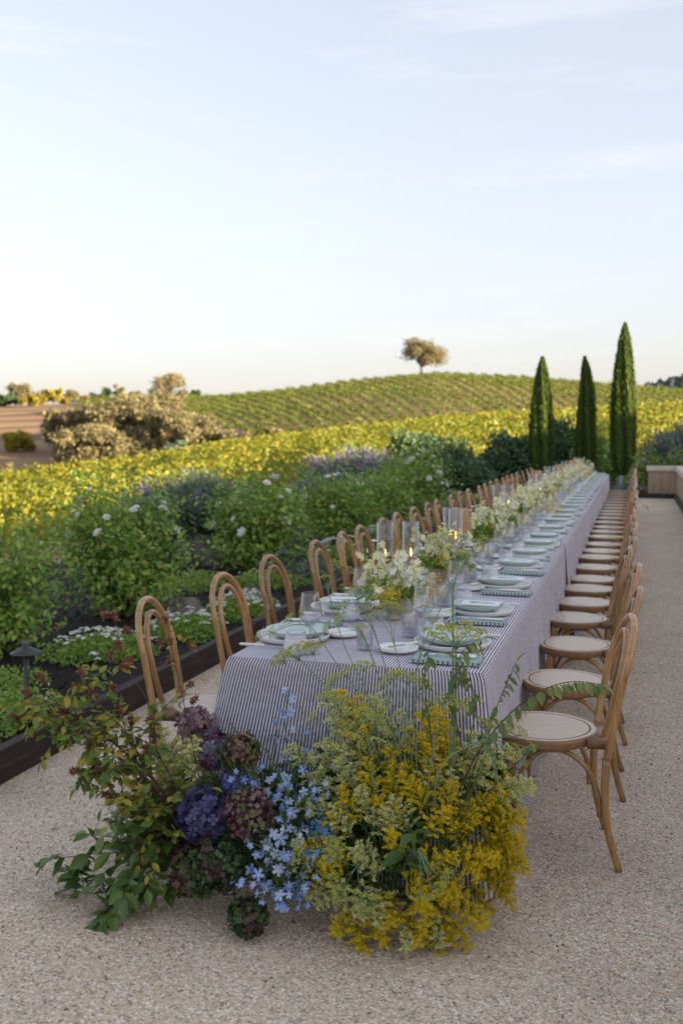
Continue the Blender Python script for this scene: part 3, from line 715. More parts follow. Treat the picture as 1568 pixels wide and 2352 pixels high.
for k in range(n):
    a = 2*PI*k/n; e = 1+(.025 if k % 2 else -.0)
    for r_, z_ in ((.072, .195), (.066, .23), (.047, .345)): V.append((r_*e*math.cos(a), r_*e*math.sin(a), z_))
mb.add(V, [(3*k+i, 3*((k+1) % n)+i, 3*((k+1) % n)+i+1, 3*k+i+1) for k in range(n) for i in (0, 1)], np.repeat(rng.random(n), 3))
mb.build('lamp_shade', shade_m, lamp0, False)
for i, (x_, y_) in enumerate([(-1.03, 6.15), (-1.16, 12.6), (-1.08, 15.1), (-1.03, 17.6)]):
    put(lamp0, x_, y_, TT, 0, ['tan pleated shade table lamp among the nearest candle glasses', 'second tan shaded table lamp from the near end', 'third tan shaded table lamp from the near end', 'farthest tan shaded table lamp near the cypresses'][i], 'lamp', 'small shaded lamps along the table')

# ------------------------------------------------------------------ plant materials
m_rose = leafmat('rose_leaf', [(0.090, 0.194, 0.033), (0.164, 0.314, 0.053), (0.254, 0.434, 0.075), (0.389, 0.508, 0.090), (0.179, 0.299, 0.075), (0.448, 0.419, 0.105)], .42, .42)
m_white = leafmat('white_petal', [(.80, .80, .76), (.86, .86, .82)], .6, .3)
m_cream = leafmat('cream_petal', [(.76, .76, .34), (.82, .80, .50), (.86, .85, .64), (.70, .72, .72)], .6, .3)
m_grey = leafmat('grey_leaf', [(.11, .17, .10), (.17, .24, .16), (.27, .34, .27)], .6, .2)
m_dark = leafmat('dark_shrub_leaf', [(0.039, 0.085, 0.036), (0.065, 0.130, 0.052), (0.104, 0.182, 0.078)], .5, .15)
m_salv = leafmat('salvia_purple', [(.16, .09, .30), (.28, .18, .46), (.40, .28, .56)], .6, .2)
m_lilac = leafmat('lilac_petal', [(.35, .20, .46), (.48, .32, .60)], .6, .3)
m_cyp = leafmat('cypress_leaf', [(.020, .058, .012), (.045, .10, .014), (.09, .145, .018), (.16, .19, .024)], .7, .25)
m_vine = leafmat('vine_leaf', [(.075, .14, .012), (.12, .18, .015), (.17, .22, .018), (.23, .25, .02), (.29, .26, .022), (.26, .24, .02)], .5, .4)
m_vine2 = leafmat('hill_vine_leaf', [(.035, .070, .010), (.065, .11, .013), (.11, .15, .017), (.19, .185, .024)], .6, .3)
m_oak = leafmat('oak_leaf', [(0.130, 0.117, 0.065), (0.221, 0.195, 0.104), (0.312, 0.273, 0.156), (0.208, 0.221, 0.091)], .8, .35)
m_oak2 = leafmat('bright_tree_leaf', [(0.102, 0.124, 0.022), (0.315, 0.282, 0.033), (0.473, 0.383, 0.045)], .8, .25)
m_far = leafmat('hazed_far_forest', [(.065, .085, .09), (.09, .115, .115)], 1, 0)  # distance haze is painted into these leaf colours
m_gold = leafmat('goldenrod_bud', [(0.460, 0.460, 0.023), (0.713, 0.598, 0.016), (0.851, 0.655, 0.016), (0.874, 0.575, 0.011)], .7, .3)
m_pale = leafmat('pale_goldenrod_bud', [(0.391, 0.460, 0.115), (0.621, 0.655, 0.230), (0.782, 0.793, 0.414), (0.690, 0.667, 0.299)], .7, .3)
m_fenn = leafmat('fennel_bud', [(.40, .46, .07), (.56, .56, .09), (.52, .54, .14)], .7, .25)
m_ab = leafmat('abelia_leaf', [(0.068, 0.135, 0.027), (0.108, 0.196, 0.034), (0.162, 0.243, 0.041), (0.270, 0.311, 0.047), (0.405, 0.324, 0.054), (0.405, 0.176, 0.047)], .4, .35)
m_abf = leafmat('abelia_calyx', [(.16, .05, .04), (.28, .12, .08), (.36, .20, .14)], .7, .2)
m_lau = leafmat('laurel_leaf', [(0.040, 0.092, 0.023), (0.069, 0.138, 0.029), (0.115, 0.196, 0.046), (0.196, 0.253, 0.069)], .32, .3, .5)
m_olive = leafmat('dogwood_leaf', [(0.081, 0.135, 0.041), (0.135, 0.203, 0.054), (0.230, 0.284, 0.081), (0.270, 0.216, 0.108)], .45, .3)
m_blue = leafmat('delphinium_petal', [(0.184, 0.276, 0.690), (0.299, 0.437, 0.828), (0.483, 0.632, 0.920), (0.644, 0.713, 0.920)], .5, .3)
m_dcent = leafmat('flower_eye', [(.8, .8, .7), (.8, .8, .7)], .6, 0)
m_yeye = leafmat('yellow_eye', [(.55, .35, .02), (.5, .3, .02)], .6, 0)
m_h = {
 'mauve': leafmat('mauve_hydrangea', [(0.130, 0.078, 0.117), (0.260, 0.156, 0.195), (0.442, 0.312, 0.260), (0.182, 0.208, 0.338)], .6, .2),
 'plum': leafmat('plum_hydrangea', [(0.091, 0.039, 0.091), (0.195, 0.091, 0.156), (0.130, 0.156, 0.260), (0.312, 0.221, 0.221)], .6, .2),
 'green': leafmat('green_burgundy_hydrangea', [(0.091, 0.026, 0.046), (0.078, 0.117, 0.039), (0.156, 0.195, 0.065), (0.260, 0.143, 0.117), (0.143, 0.065, 0.078)], .55, .2),
 'navy': leafmat('navy_hydrangea', [(0.039, 0.039, 0.098), (0.072, 0.068, 0.195), (0.117, 0.111, 0.260), (0.078, 0.065, 0.104)], .55, .2),
 'burg': leafmat('burgundy_hydrangea', [(0.065, 0.023, 0.039), (0.130, 0.058, 0.078), (0.260, 0.169, 0.156), (0.130, 0.169, 0.065), (0.091, 0.039, 0.065)], .55, .2),
 'dark': leafmat('dark_green_hydrangea', [(0.023, 0.033, 0.018), (0.039, 0.078, 0.029), (0.078, 0.143, 0.039), (0.104, 0.039, 0.052), (0.052, 0.026, 0.033)], .5, .2),
 'lilacblue': leafmat('blue_hydrangea', [(.14, .14, .42), (.24, .24, .56), (.30, .34, .62)], .6, .25),
 'aqua': leafmat('aqua_hydrangea', [(.12, .26, .42), (.20, .38, .54)], .6, .25)}

# ------------------------------------------------------------------ garden shrubs
def bush_leaves(c, rx, ry, h, n, size, clumps, g, T=LEAF, low=.08, top_spread=.75, fill=.5, wild=.10):
    """leaf clumps on canes that arch from the base to an uneven outline"""
    P, D = [], []; canes = []
    k = max(1, n//clumps)
    for i in range(clumps):
        a = g.uniform(0, 2*PI); e = g.uniform(0, 1)**.7
        tip = np.array([rx*math.cos(a)*math.sqrt(1-(e*.85)**2), ry*math.sin(a)*math.sqrt(1-(e*.85)**2), h*(low+(1-low)*e)])*(1+g.normal()*wild)
        tip[2] = max(tip[2], .05)
        b0 = np.array([g.normal()*.08, g.normal()*.08, .0])
        mid = np.array([tip[0]*.45, tip[1]*.45, max(tip[2]*.75, h*.3)])
        C = bezier(b0, mid, tip, 9); canes.append(C)
        t_ = g.uniform(0, 1, k)**fill*8; i0 = np.minimum(t_.astype(int), 7); fr_ = (t_-i0)[:, None]
        q = C[i0]*(1-fr_)+C[i0+1]*fr_ + g.normal(size=(k, 3))*np.array([.10, .10, .08])*(rx+ry)/1.1
        q[:, 2] = np.maximum(q[:, 2], .02)
        P.append(q); d = (q-np.array([0, 0, h*.35])); D.append(d/np.linalg.norm(d, axis=1)[:, None])
    P = np.concatenate(P); D = np.concatenate(D)
    d = D*.7+g.normal(size=P.shape)*.8+np.array([0, 0, -.25]); U = D+np.array([0, 0, .9])+g.normal(size=P.shape)*.5
    return P, d, U, canes
def cane_mesh(canes, r0=.006, every=1):
    mb = MB()
    for C in canes[::every]: mb.tube(C, np.linspace(r0, r0*.35, len(C)), 4, cap=False)
    return mb
def shrub(name, loc, rx, ry, h, n, size, seed, lm, label, cat, blooms=0, bm=None, bsize=.05, bT=ROSE, clumps=60, T=LEAF, group=None, stems=True, wild=.10, bname='bloom', btop=.45):
    g = np.random.default_rng(seed); root = empty(name, loc)
    P, d, U, canes = bush_leaves((0, 0, 0), rx, ry, h, n, size, clumps, g, T, wild=wild)
    Mx = scaled(frames(d, U), size*g.uniform(.6, 1.35, len(P)))
    MB().inst(T, Mx, P, g.random(len(P))).build('foliage', lm, root, False)
    if stems: cane_mesh(canes, .006).build('stems', canef, root)
    for b_ in range(blooms):
        a = g.uniform(0, 2*PI); e = g.uniform(btop, 1)
        s_ = math.sqrt(max(0, 1-(e*.9)**2)); p = np.array([rx*math.cos(a)*s_, ry*math.sin(a)*s_, h*e])*1.03
        dd = p-np.array([0, 0, h*.5]); dd = dd/np.linalg.norm(dd)+g.normal(size=3)*.3+np.array([0, 0, .3])
        Mf = scaled(frames(dd[None]), [bsize*g.uniform(.7, 1.25)])
        MB().inst(bT, Mf, p[None], g.random(1)).build(bname, bm, root, False)
    tag(root, label, cat, group); return root
grp = 'white rose bushes in the bed'
roses = [
 ((-4.30, 5.95), .50, .50, .86, 3000, 'leafy green rose bush cut by the left edge, behind the nearest path light', 3),
 ((-4.05, 7.35), .55, .50, 1.05, 3800, 'big green rose bush with white blooms left of the grey grassy shrub', 14),
 ((-3.92, 10.1), .52, .50, 1.04, 3200, 'green rose bush with few white blooms right of the grey grassy shrub', 8),
 ((-3.95, 13.1), .54, .52, .97, 2800, 'green rose bush with blooms left of the purple salvia, middle of the bed', 8),
 ((-3.85, 17.4), .78, .66, 1.18, 3400, 'farthest big rose bush with round white blooms before the dark mound', 14)]
for i, (p, rx, ry, h, n, lab, nb) in enumerate(roses):
    shrub('rose_bush', (p[0], p[1], .07), rx, ry, h*.97, int(n*1.6), .050 if i < 2 else .058, 20+i, m_rose, lab, 'rose bush', int(nb*1.7), m_white, .085 if i < 2 else .10, ROSE, 70, LEAF, grp, bname='rose_bloom')
shrub('rose_bush', (-3.75, 15.0, .07), .5, .5, .85, 3000, .06, 33, m_rose, 'low rose bush tucked between the two farthest larger rose bushes', 'rose bush', 5, m_white, .09, ROSE, 50, LEAF, grp, bname='rose_bloom')
def grassy(name, loc, r_, h, n, size, seed, lm, label, cat, spikes=0, sm=None, group=None, w=1):
    g = np.random.default_rng(seed); root = empty(name, loc)
    a = g.uniform(0, 2*PI, n); e = g.uniform(0, 1, n)**.6
    tilt = e*1.15; L = h*g.uniform(.55, 1.05, n)
    base = np.column_stack([np.cos(a)*e*r_*.45, np.sin(a)*e*r_*.45, np.zeros(n)+g.uniform(0, .4, n)*h])
    d = np.column_stack([np.cos(a)*np.sin(tilt), np.sin(a)*np.sin(tilt), np.cos(tilt)])+g.normal(size=(n, 3))*.13
    T = (BLADE[0]*np.array([w*size/.03, 1, 1.2]), BLADE[1])
    d /= np.linalg.norm(d, axis=1)[:, None]; tt_ = g.uniform(.0, .85, n)**.7; base = base + d*(L*tt_)[:, None]; d2 = d+g.normal(size=(n, 3))*.35
    T = (BLADE[0]*np.array([2.2, 1, 1.2]), BLADE[1])
    MB().inst(T, scaled(frames(d2, np.column_stack([np.cos(a), np.sin(a), np.ones(n)])), L*.20*g.uniform(.6, 1.3, n)), base, g.random(n)).build('foliage', lm, root, False)
    for s_ in range(spikes):
        a = g.uniform(0, 2*PI); e = g.uniform(0, 1)**.6; d0 = np.array([math.cos(a)*e*.75, math.sin(a)*e*.75, 1.0]); d0 /= np.linalg.norm(d0)
        L = h*g.uniform(1.0, 1.35); b0 = np.array([math.cos(a)*e*r_*.6, math.sin(a)*e*r_*.6, h*.3]); tip = b0+d0*L*.75
        k = 46; t_ = g.uniform(.55, 1, k)[:, None]; q = b0+(tip-b0)*t_+g.normal(size=(k, 3))*.016*(1.6-t_)
        MB().inst(OCT, scaled(frames(rdirs(k)), g.uniform(.026, .05, k)), q, g.random(k)).tube([b0, tip], .003, 4, 0, .1).build('flower_spike', sm, root, False)
    tag(root, label, cat, group); return root
grassy('lavender_bush', (-5.05, 11.1, .05), .66, .82, 16000, .0036, 51, m_grey, 'silvery grey grassy lavender mound between two rose bushes, above a boulder', 'shrub', 10, m_salv)
grassy('salvia_bush', (-5.3, 19.3, 0), .95, 1.0, 13000, .005, 52, m_grey, 'purple flowering salvia bush behind the middle rose bushes', 'shrub', 70, m_salv)
grassy('salvia_bush', (-4.9, 16.2, 0), .7, .72, 7000, .005, 53, m_grey, 'smaller purple salvia clump left of the farthest rose bush', 'shrub', 22, m_salv)
grassy('salvia_bush', (1.9, 28.9, 0), 1.5, 1.5, 16000, .007, 55, m_grey, 'tall purple salvia bush behind the low wall at right', 'shrub', 46, m_salv)
def mound(name, loc, rx, ry, h, n, size, seed, lm, label, cat, T=QUAD, group=None):
    g = np.random.default_rng(seed); d = rdirs(n); d[:, 2] = np.abs(d[:, 2])
    bumps = 1+.10*np.sin(d[:, 0]*7+seed)*np.sin(d[:, 1]*6+1)+.08*np.sin(d[:, 2]*11+d[:, 0]*5)
    q = d*np.array([rx, ry, h])*(bumps*g.uniform(.80, 1.06, n))[:, None]; q[:, 2] = np.maximum(q[:, 2], .03)
    root = empty(name, loc)
    MB().inst(T, scaled(frames(d+g.normal(size=d.shape)*.6, d+g.normal(size=d.shape)*.4), size*g.uniform(.6, 1.3, n)), q, g.random(n)).build('foliage', lm, root, False)
    th = np.linspace(0, 1, 10)
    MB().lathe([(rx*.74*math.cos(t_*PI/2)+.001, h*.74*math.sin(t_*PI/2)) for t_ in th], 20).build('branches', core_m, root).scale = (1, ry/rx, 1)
    tag(root, label, cat, group); return root
mound('evergreen_mound', (-4.75, 23.6, 0), 1.55, 1.4, 1.50, 9000, .10, 61, m_dark, 'large rounded dark evergreen mound behind the farthest rose bush', 'shrub')
mound('evergreen_mound', (-3.15, 27.6, 0), 1.15, 1.2, 1.45, 6000, .11, 62, m_dark, 'dark spreading evergreen mound left of the leftmost cypress', 'shrub')
mound('hedge', (-2.2, 31.0, 0), .95, .8, 1.95, 6000, .10, 63, m_dark, 'dark clipped hedge block between the two left cypresses', 'hedge')
mound('hedge', (-1.1, 33, 0), 1.1, .8, 1.25, 4500, .10, 65, m_rose, 'leafy shrub between the middle cypress and the tallest cypress', 'hedge')
shrub('rose_bush', (-1.15, 29.3, .05), .5, .5, 1.7, 3000, .09, 64, m_rose, 'upright rose bush with white blooms between the right two cypresses', 'rose bush', 9, m_white, .15, ROSE, 50, LEAF, grp, bname='rose_bloom')
mound('evergreen_mound', (1.9, 27.5, 0), 1.35, .8, 1.15, 5500, .10, 66, m_dark, 'dark green bush behind the return of the low wall', 'shrub')
shrub('flowering_bush', (1.35, 26.7, .05), .75, .5, 1.12, 4200, .06, 67, m_rose, 'green bush with many small lilac flowers rising over the wall corner', 'flowering bush', 60, m_lilac, .10, FL5, 50, LEAF, None, bname='lilac_bloom', btop=.25)
shrub('flowering_bush', (.28, 26.4, .05), .4, .4, .95, 2200, .06, 68, m_rose, 'small lilac flowered bush at the end of the wall beside the tallest cypress', 'flowering bush', 14, m_lilac, .09, FL5, 40, LEAF, None, bname='lilac_bloom')
# ground covers with white or lilac flower heads
def cover(name, loc, rx, ry, h, n, seed, lm, label, heads, hm, hs_=.03, cat='flowering plant', T=LEAF, ls=.028):
    g = np.random.default_rng(seed); root = empty(name, loc)
    a = g.uniform(0, 2*PI, n); e = np.sqrt(g.uniform(0, 1, n)); wob = 1+.2*np.sin(a*3+seed)+.12*np.sin(a*7)
    top = h*np.sqrt(np.clip(1-e**2*.9, 0, 1))
    q = np.column_stack([np.cos(a)*e*rx*wob, np.sin(a)*e*ry*wob, top*g.uniform(.15, .88, n)])
    d = g.normal(size=(n, 3))+np.array([0, 0, .6])
    MB().inst(T, scaled(frames(d, g.normal(size=(n, 3))+np.array([0, 0, 1.])), ls*g.uniform(.6, 1.4, n)), q, g.random(n)).build('foliage', lm, root, False)
    ch = []
    for k in range(max(1, heads//3)): ch.append((g.uniform(0, 2*PI), math.sqrt(g.uniform(0, 1))))
    for k in range(min(heads, 95)):
        ca, ce = ch[k % len(ch)]; px_, py_ = math.cos(ca)*ce*rx+g.normal()*.06, math.sin(ca)*ce*ry+g.normal()*.06
        e_ = min(1, math.hypot(px_/rx, py_/ry)); z_ = h*math.sqrt(max(.12, 1-e_**2*.9))*1.0+.012+g.normal()*.01
        m_ = 12; off = rdirs(m_)*hs_*.5; off[:, 2] = np.abs(off[:, 2])*.7
        MB().inst(FL5, scaled(frames(off+np.array([0, 0, .02])), hs_*.48*g.uniform(.7, 1.3, m_)), off+np.array([px_, py_, z_]), g.random(m_)).build('flower_head', hm, root, False)
    tag(root, label, cat); return root
cover('verbena', (-3.45, 5.95, .06), .33, .36, .17, 2600, 71, m_rose, 'low white flowered ground cover on dark mulch behind the nearest left chair', 62, m_white, .034)
cover('verbena', (-3.20, 6.75, .06), .28, .40, .16, 2200, 72, m_rose, 'white flowered ground cover beside a half buried rock, seen through the first left chair', 58, m_white, .034)
cover('verbena', (-3.08, 7.55, .06), .27, .42, .20, 2400, 73, m_rose, 'white flowered ground cover by the timber edging behind the second left chair', 66, m_white, .036)
cover('verbena', (-3.30, 11.4, .06), .42, .6, .26, 2000, 74, m_rose, 'white flowered ground cover behind the fourth and fifth left chairs', 50, m_white, .045)
cover('verbena', (-3.25, 13.6, .06), .42, .6, .26, 1600, 75, m_rose, 'farther white flowered ground cover beside the bed edging', 34, m_white, .05)
cover('trailing_plant', (-4.0, 8.75, .06), .40, .45, .22, 1700, 76, m_rose, 'low green plant with small lilac flowers right of the big rose bush', 22, m_lilac, .022)
cover('trailing_plant', (-3.45, 9.15, .06), .36, .42, .20, 1700, 77, m_rose, 'low bushy green plant around the second path light', 10, m_white, .024)
cover('trailing_plant', (-3.25, 10.1, .06), .30, .45, .20, 1300, 78, m_grey, 'low greyish green plant beside the edging beyond the second path light', 6, m_lilac, .024)
cover('trailing_plant', (-3.60, 4.75, .06), .42, .40, .20, 2200, 79, m_rose, 'green ground cover with lilac flowers at the foot of the nearest path light', 16, m_lilac, .022)
cover('trailing_plant', (-3.12, 4.35, .06), .22, .35, .19, 1700, 80, m_rose, 'green ground cover with tiny white flowers in the near left corner', 14, m_white, .018)
cover('trailing_plant', (-3.5, 15.5, .06), .5, .7, .22, 1500, 81, m_rose, 'low plants along the bed behind the middle left chairs', 10, m_white, .05)
cover('trailing_plant', (-3.4, 18.6, .06), .5, .9, .25, 1500, 82, m_grey, 'low greyish plants along the far bed behind the left chairs', 8, m_lilac, .05)
cover('trailing_plant', (-3.5, 21.2, .06), .6, 1.0, .3, 1500, 83, m_rose, 'low green plants beside the far bed edging before the cypress row', 8, m_white, .05)
def rock(loc, s_, seed, label):
    g = np.random.default_rng(seed); mb = MB(); n1, n2 = 14, 20; V = []
    f3 = g.normal(size=(5, 3))*2; p3 = g.uniform(0, 6, 5)
    for i in range(n1):
        for j_ in range(n2):
            th, ph = PI*i/(n1-1), 2*PI*j_/n2; d = np.array([math.sin(th)*math.cos(ph), math.sin(th)*math.sin(ph), math.cos(th)])
            k = 1+sum(.09*math.sin(f@d*1.6+p_) for f, p_ in zip(f3, p3)); k = round(k*9)/9*.5+k*.5
            V.append(d*k*np.array(s_))
    mb.add(V, [(i*n2+j_, (i+1)*n2+j_, (i+1)*n2+(j_+1) % n2, i*n2+(j_+1) % n2) for i in range(n1-1) for j_ in range(n2)])
    o = mb.build('boulder', rockm, None, True); o.location = loc; tag(o, label, 'boulder')
rock((-4.72, 10.55, .16), (.34, .22, .24), 1, 'dark lichened boulder at the foot of the grey grassy shrub')
rock((-3.45, 7.25, .1), (.20, .16, .14), 2, 'grey rock among white flowers behind the first left chair')
rock((-3.17, 8.1, .09), (.22, .14, .12), 3, 'brown rock by the edging behind the second left chair')
rock((-3.9, 19.2, .1), (.3, .2, .18), 4, 'grey boulder beside the farthest rose bush')
rock((.12, 26.0, .12), (.28, .2, .16), 5, 'dark boulder at the foot of the tallest cypress by the wall end')
# path lights
pl0 = empty('path_light')
MB().tube([(0, 0, 0), (0, 0, .40)], .0125, 12).build('post', bronze, pl0)
MB().lathe([(.001, .452), (.018, .452), (.020, .448), (.020, .432), (.025, .428), (.078, .402), (.080, .398), (.070, .399), (.02, .412), (.018, .385), (.001, .384)], 28).build('hat', bronze, pl0)
put(pl0, -2.93, 4.32, .07, 0, 'dark metal mushroom path light in the near left of the bed', 'path light', 'mushroom path lights in the bed')
put(pl0, -3.10, 8.65, .07, 0, 'dark mushroom path light behind the third left chair', 'path light', 'mushroom path lights in the bed')
put(pl0, -3.22, 13.3, .07, 0, 'farther mushroom path light between the left chair backs', 'path light', 'mushroom path lights in the bed')
put(pl0, -3.2, 18.4, .07, 0, 'farthest mushroom path light behind the left chairs', 'path light', 'mushroom path lights in the bed')
# leaf litter
g = np.random.default_rng(9); n = 260
q = np.column_stack([g.uniform(-6.4, -2.85, n), g.uniform(3.4, 16, n), np.full(n, .085)])
tag(MB().inst(LEAF, scaled(frames(g.normal(size=(n, 3))*np.array([1, 1, .15]), g.normal(size=(n, 3))*.3+np.array([0, 0, 1.])), g.uniform(.02, .045, n)), q, g.random(n)).build('fallen_leaves', leafmat('dead_leaf', [(.20, .11, .05), (.34, .22, .12), (.12, .07, .04)], .8, 0), None, False), 'dry brown leaves scattered over the dark mulch', 'fallen leaves', kind='stuff')
n = 70; q = np.column_stack([g.uniform(-2.5, .85, n), g.uniform(1.6, 12, n), np.full(n, .006)])
tag(MB().inst(LEAFN, scaled(frames(g.normal(size=(n, 3))*np.array([1, 1, .1]), g.normal(size=(n, 3))*.3+np.array([0, 0, 1.])), g.uniform(.012, .03, n)), q, g.random(n)).build('fallen_leaves', bpy.data.materials['dead_leaf'], None, False), 'small fallen leaves and petals scattered over the pale gravel', 'fallen leaves', kind='stuff')
n = 5200; q = np.column_stack([g.uniform(-2.65, .9, n), 1.3+9*g.uniform(0, 1, n)**1.4, np.full(n, .002)])
m_peb = leafmat('pebble', [(.14, .11, .09), (.45, .38, .32), (.62, .58, .52), (.36, .22, .14)], .8, 0)
tag(MB().inst(OCT, scaled(frames(rdirs(n)), g.uniform(.005, .012, n)), q, g.random(n)).build('loose_pebbles', m_peb, None, True), 'loose pebbles lying on the gravel', 'pebbles', kind='stuff')
# coarse loose mulch chips
n = 9000; q = np.column_stack([g.uniform(-6.5, -2.8, n), 3+12*g.uniform(0, 1, n)**1.5, g.uniform(.07, .095, n)])
tag(MB().inst((BLADE[0]*np.array([7, 1, 1]), BLADE[1]), scaled(frames(g.normal(size=(n, 3))*np.array([1, 1, .3])), g.uniform(.015, .045, n)), q, g.random(n)).build('bark_chips', leafmat('bark_chip', [(.006, .005, .004), (.02, .016, .013), (.05, .04, .032)], .8, 0), None, False), 'black bark chips covering the bed', 'mulch', kind='stuff')

# ------------------------------------------------------------------ cypresses
def cypress(loc, r_, h, z0, seed, label, lean=0, hook=0):
    g = np.random.default_rng(seed); root = empty('cypress', loc)
    def rad_(t_):  return r_*np.interp(t_, [0, .05, .13, .32, .55, .75, .90, .96, 1], [.25, .70, .95, 1.0, .88, .66, .40, .20, .02])
    def axis(t_): return np.column_stack([lean*t_ + hook*np.maximum(0, t_-.75)*1.0, np.zeros_like(t_)])
    n = 26000; t_ = g.uniform(0, 1, n); a = g.uniform(0, 2*PI, n)
    ridg = 1+.10*np.sin(a*7+t_*4+seed)+.07*np.sin(a*13+t_*17)
    rr_ = rad_(t_)*ridg*np.where(g.random(n) < .12, g.uniform(1.0, 1.16, n), g.uniform(.82, 1.02, n)); ax = axis(t_)
    q = np.column_stack([ax[:, 0]+rr_*np.cos(a), ax[:, 1]+rr_*np.sin(a), z0+(h-z0)*t_])
    d = np.column_stack([np.cos(a)*.22, np.sin(a)*.22, np.ones(n)])+g.normal(size=(n, 3))*.14
    U = np.column_stack([np.cos(a), np.sin(a), np.zeros(n)])+g.normal(size=(n, 3))*.4
    T = (QUAD[0]*np.array([.62, 1, 1]), QUAD[1])
    MB().inst(T, scaled(frames(d, U), g.uniform(.05, .11, n)), q, np.clip(.5*g.random(n)+.5*(.5+.5*np.sin(a*7+t_*4+seed)), 0, 1)).build('crown', m_cyp, root, False)
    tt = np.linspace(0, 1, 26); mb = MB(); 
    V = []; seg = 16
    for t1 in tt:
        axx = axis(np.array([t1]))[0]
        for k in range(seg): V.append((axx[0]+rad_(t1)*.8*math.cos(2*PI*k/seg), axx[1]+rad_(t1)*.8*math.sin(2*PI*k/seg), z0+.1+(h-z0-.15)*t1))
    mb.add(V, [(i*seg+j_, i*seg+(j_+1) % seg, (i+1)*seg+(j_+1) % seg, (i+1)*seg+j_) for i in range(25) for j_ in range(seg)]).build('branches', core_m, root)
    MB().tube([(0, 0, 0), (0.01, 0, z0+.5)], [.075, .05], 12).build('trunk', barkpale, root)
    tag(root, label, 'cypress tree', 'slender cypresses at the far end of the table')
cypress((-.30, 26.7, .05), .295, 4.26, .42, 1, 'tallest right cypress with sunlit right side and whitewashed trunk')
cypress((-2.38, 26.9, .05), .285, 3.46, .15, 2, 'leftmost dark slender cypress at the end of the table')
cypress((-1.31, 28.6, .05), .25, 3.57, .15, 3, 'middle slender cypress with a bent pointed tip', .02, -.35)

# ------------------------------------------------------------------ vineyards
g = np.random.default_rng(11)
def clipview(x_, y_, a0=-64, a1=10):
    az = np.degrees(np.arctan2(x_, y_)); return (az > a0) & (az < a1) & ((az > -39) | (g.random(len(x_)) < .35))
P, S, RN, DD = [], [], [], []
ra = R(62); rd = np.array([math.sin(ra), math.cos(ra)]); rp = np.array([-rd[1], rd[0]])
for k in range(-36, 74):
    off = k*1.7
    s_ = np.arange(-130, 130, .16); bx = rp[0]*off+rd[0]*s_; by = rp[1]*off+rd[1]*s_
    r_ = np.hypot(bx, by); ok = clipview(bx, by) & (r_ > 19) & (r_ < 88) & ((bx < -10.5) | (by > 35)); bx, by, r_, s2 = bx[ok], by[ok], r_[ok], s_[ok]
    if not len(bx): continue
    rep = np.clip((1100/r_), 14, 22).astype(int)
    bx, by, r_, s2 = [np.repeat(v_, rep) for v_ in (bx, by, r_, s2)]; n = len(bx)
    lump = .75+.30*np.sin(s2*1.9+k*1.7)+.18*np.sin(s2*4.7+k)
    hh = g.uniform(0, 1, n)**.6
    lat_ = g.normal(size=n)*(.42+.25*(1-hh))*1.0
    x_ = bx+rp[0]*lat_+g.normal(size=n)*.15; y_ = by+rp[1]*lat_+g.normal(size=n)*.15
    z_ = ground(x_, y_)+.35+hh*(1.05+.42*lump)
    P.append(np.column_stack([x_, y_, z_])); S.append(np.clip(.05+r_*.0016, .08, .17)*g.uniform(.6, 1.4, n)); RN.append(np.clip(g.random(n)*.75+.25*hh, 0, 1))
P = np.concatenate(P); S = np.concatenate(S); RN = np.concatenate(RN); n = len(P)
d = g.normal(size=(n, 3))+np.array([0, 0, -.1]); U = g.normal(size=(n, 3))+np.array([.4, -.7, .8])
VL = (np.array([(0,0,0),(.5,.25,.06),(.42,.7,-.04),(0,1,-.06),(-.42,.7,-.04),(-.5,.25,.06)]), [(0,1,2,3,4,5)])
tag(MB().inst(VL, scaled(frames(d, U), S), P, RN).build('vineyard_vines', m_vine, None, False), 'yellow green autumn vineyard spreading below the terrace garden', 'vineyard', kind='stuff')
print('near vines', n)
P, S, RN = [], [], []
for k in range(102):
    r_ = np.arange(96, 204, .60); th = R(-31.5)+k*.0122 - .16*np.log(r_/96.0)+.0018*np.sin(r_*.11+k*.4); az = np.degrees(th)
    lim = np.interp(az, [-60, -35, -26, -20, 0, 20], [200, 200, 200, 185, 190, 190])
    ok = (az > np.interp(r_, [95, 130, 150, 200], [-20.5, -24.5, -30.5, -31.3])) & (az < 9) & (r_ < lim+1.5) & (g.random(len(r_)) > .06)
    r_, th = r_[ok], th[ok]
    if not len(r_): continue
    bx, by = r_*np.sin(th), r_*np.cos(th); rep = 11; vx, vy = np.repeat(bx, rep), np.repeat(by, rep); n = len(vx); hh = g.uniform(0, 1, n)
    hgt = np.repeat(g.uniform(.38, .60, len(bx)), rep); wd = np.repeat(r_/150, rep)
    x_ = vx+g.normal(size=n)*.15*wd; y_ = vy+g.normal(size=n)*.20
    P.append(np.column_stack([x_, y_, ground(x_, y_)+.15+hh*hgt])); S.append(g.uniform(.14, .27, n)); RN.append(np.clip(g.random(n)*.5+np.repeat(g.random(len(bx)), rep)*.35+.25*hh, 0, 1))
P = np.concatenate(P); S = np.concatenate(S); RN = np.concatenate(RN); n = len(P); print('hill vines', n)
tag(MB().inst(VL, scaled(frames(g.normal(size=(n, 3)), g.normal(size=(n, 3))+np.array([.4, -.5, .6])), S), P, RN).build('hillside_vines', m_vine2, None, False), 'rows of vines climbing diagonally over the rounded hill', 'vineyard', kind='stuff')

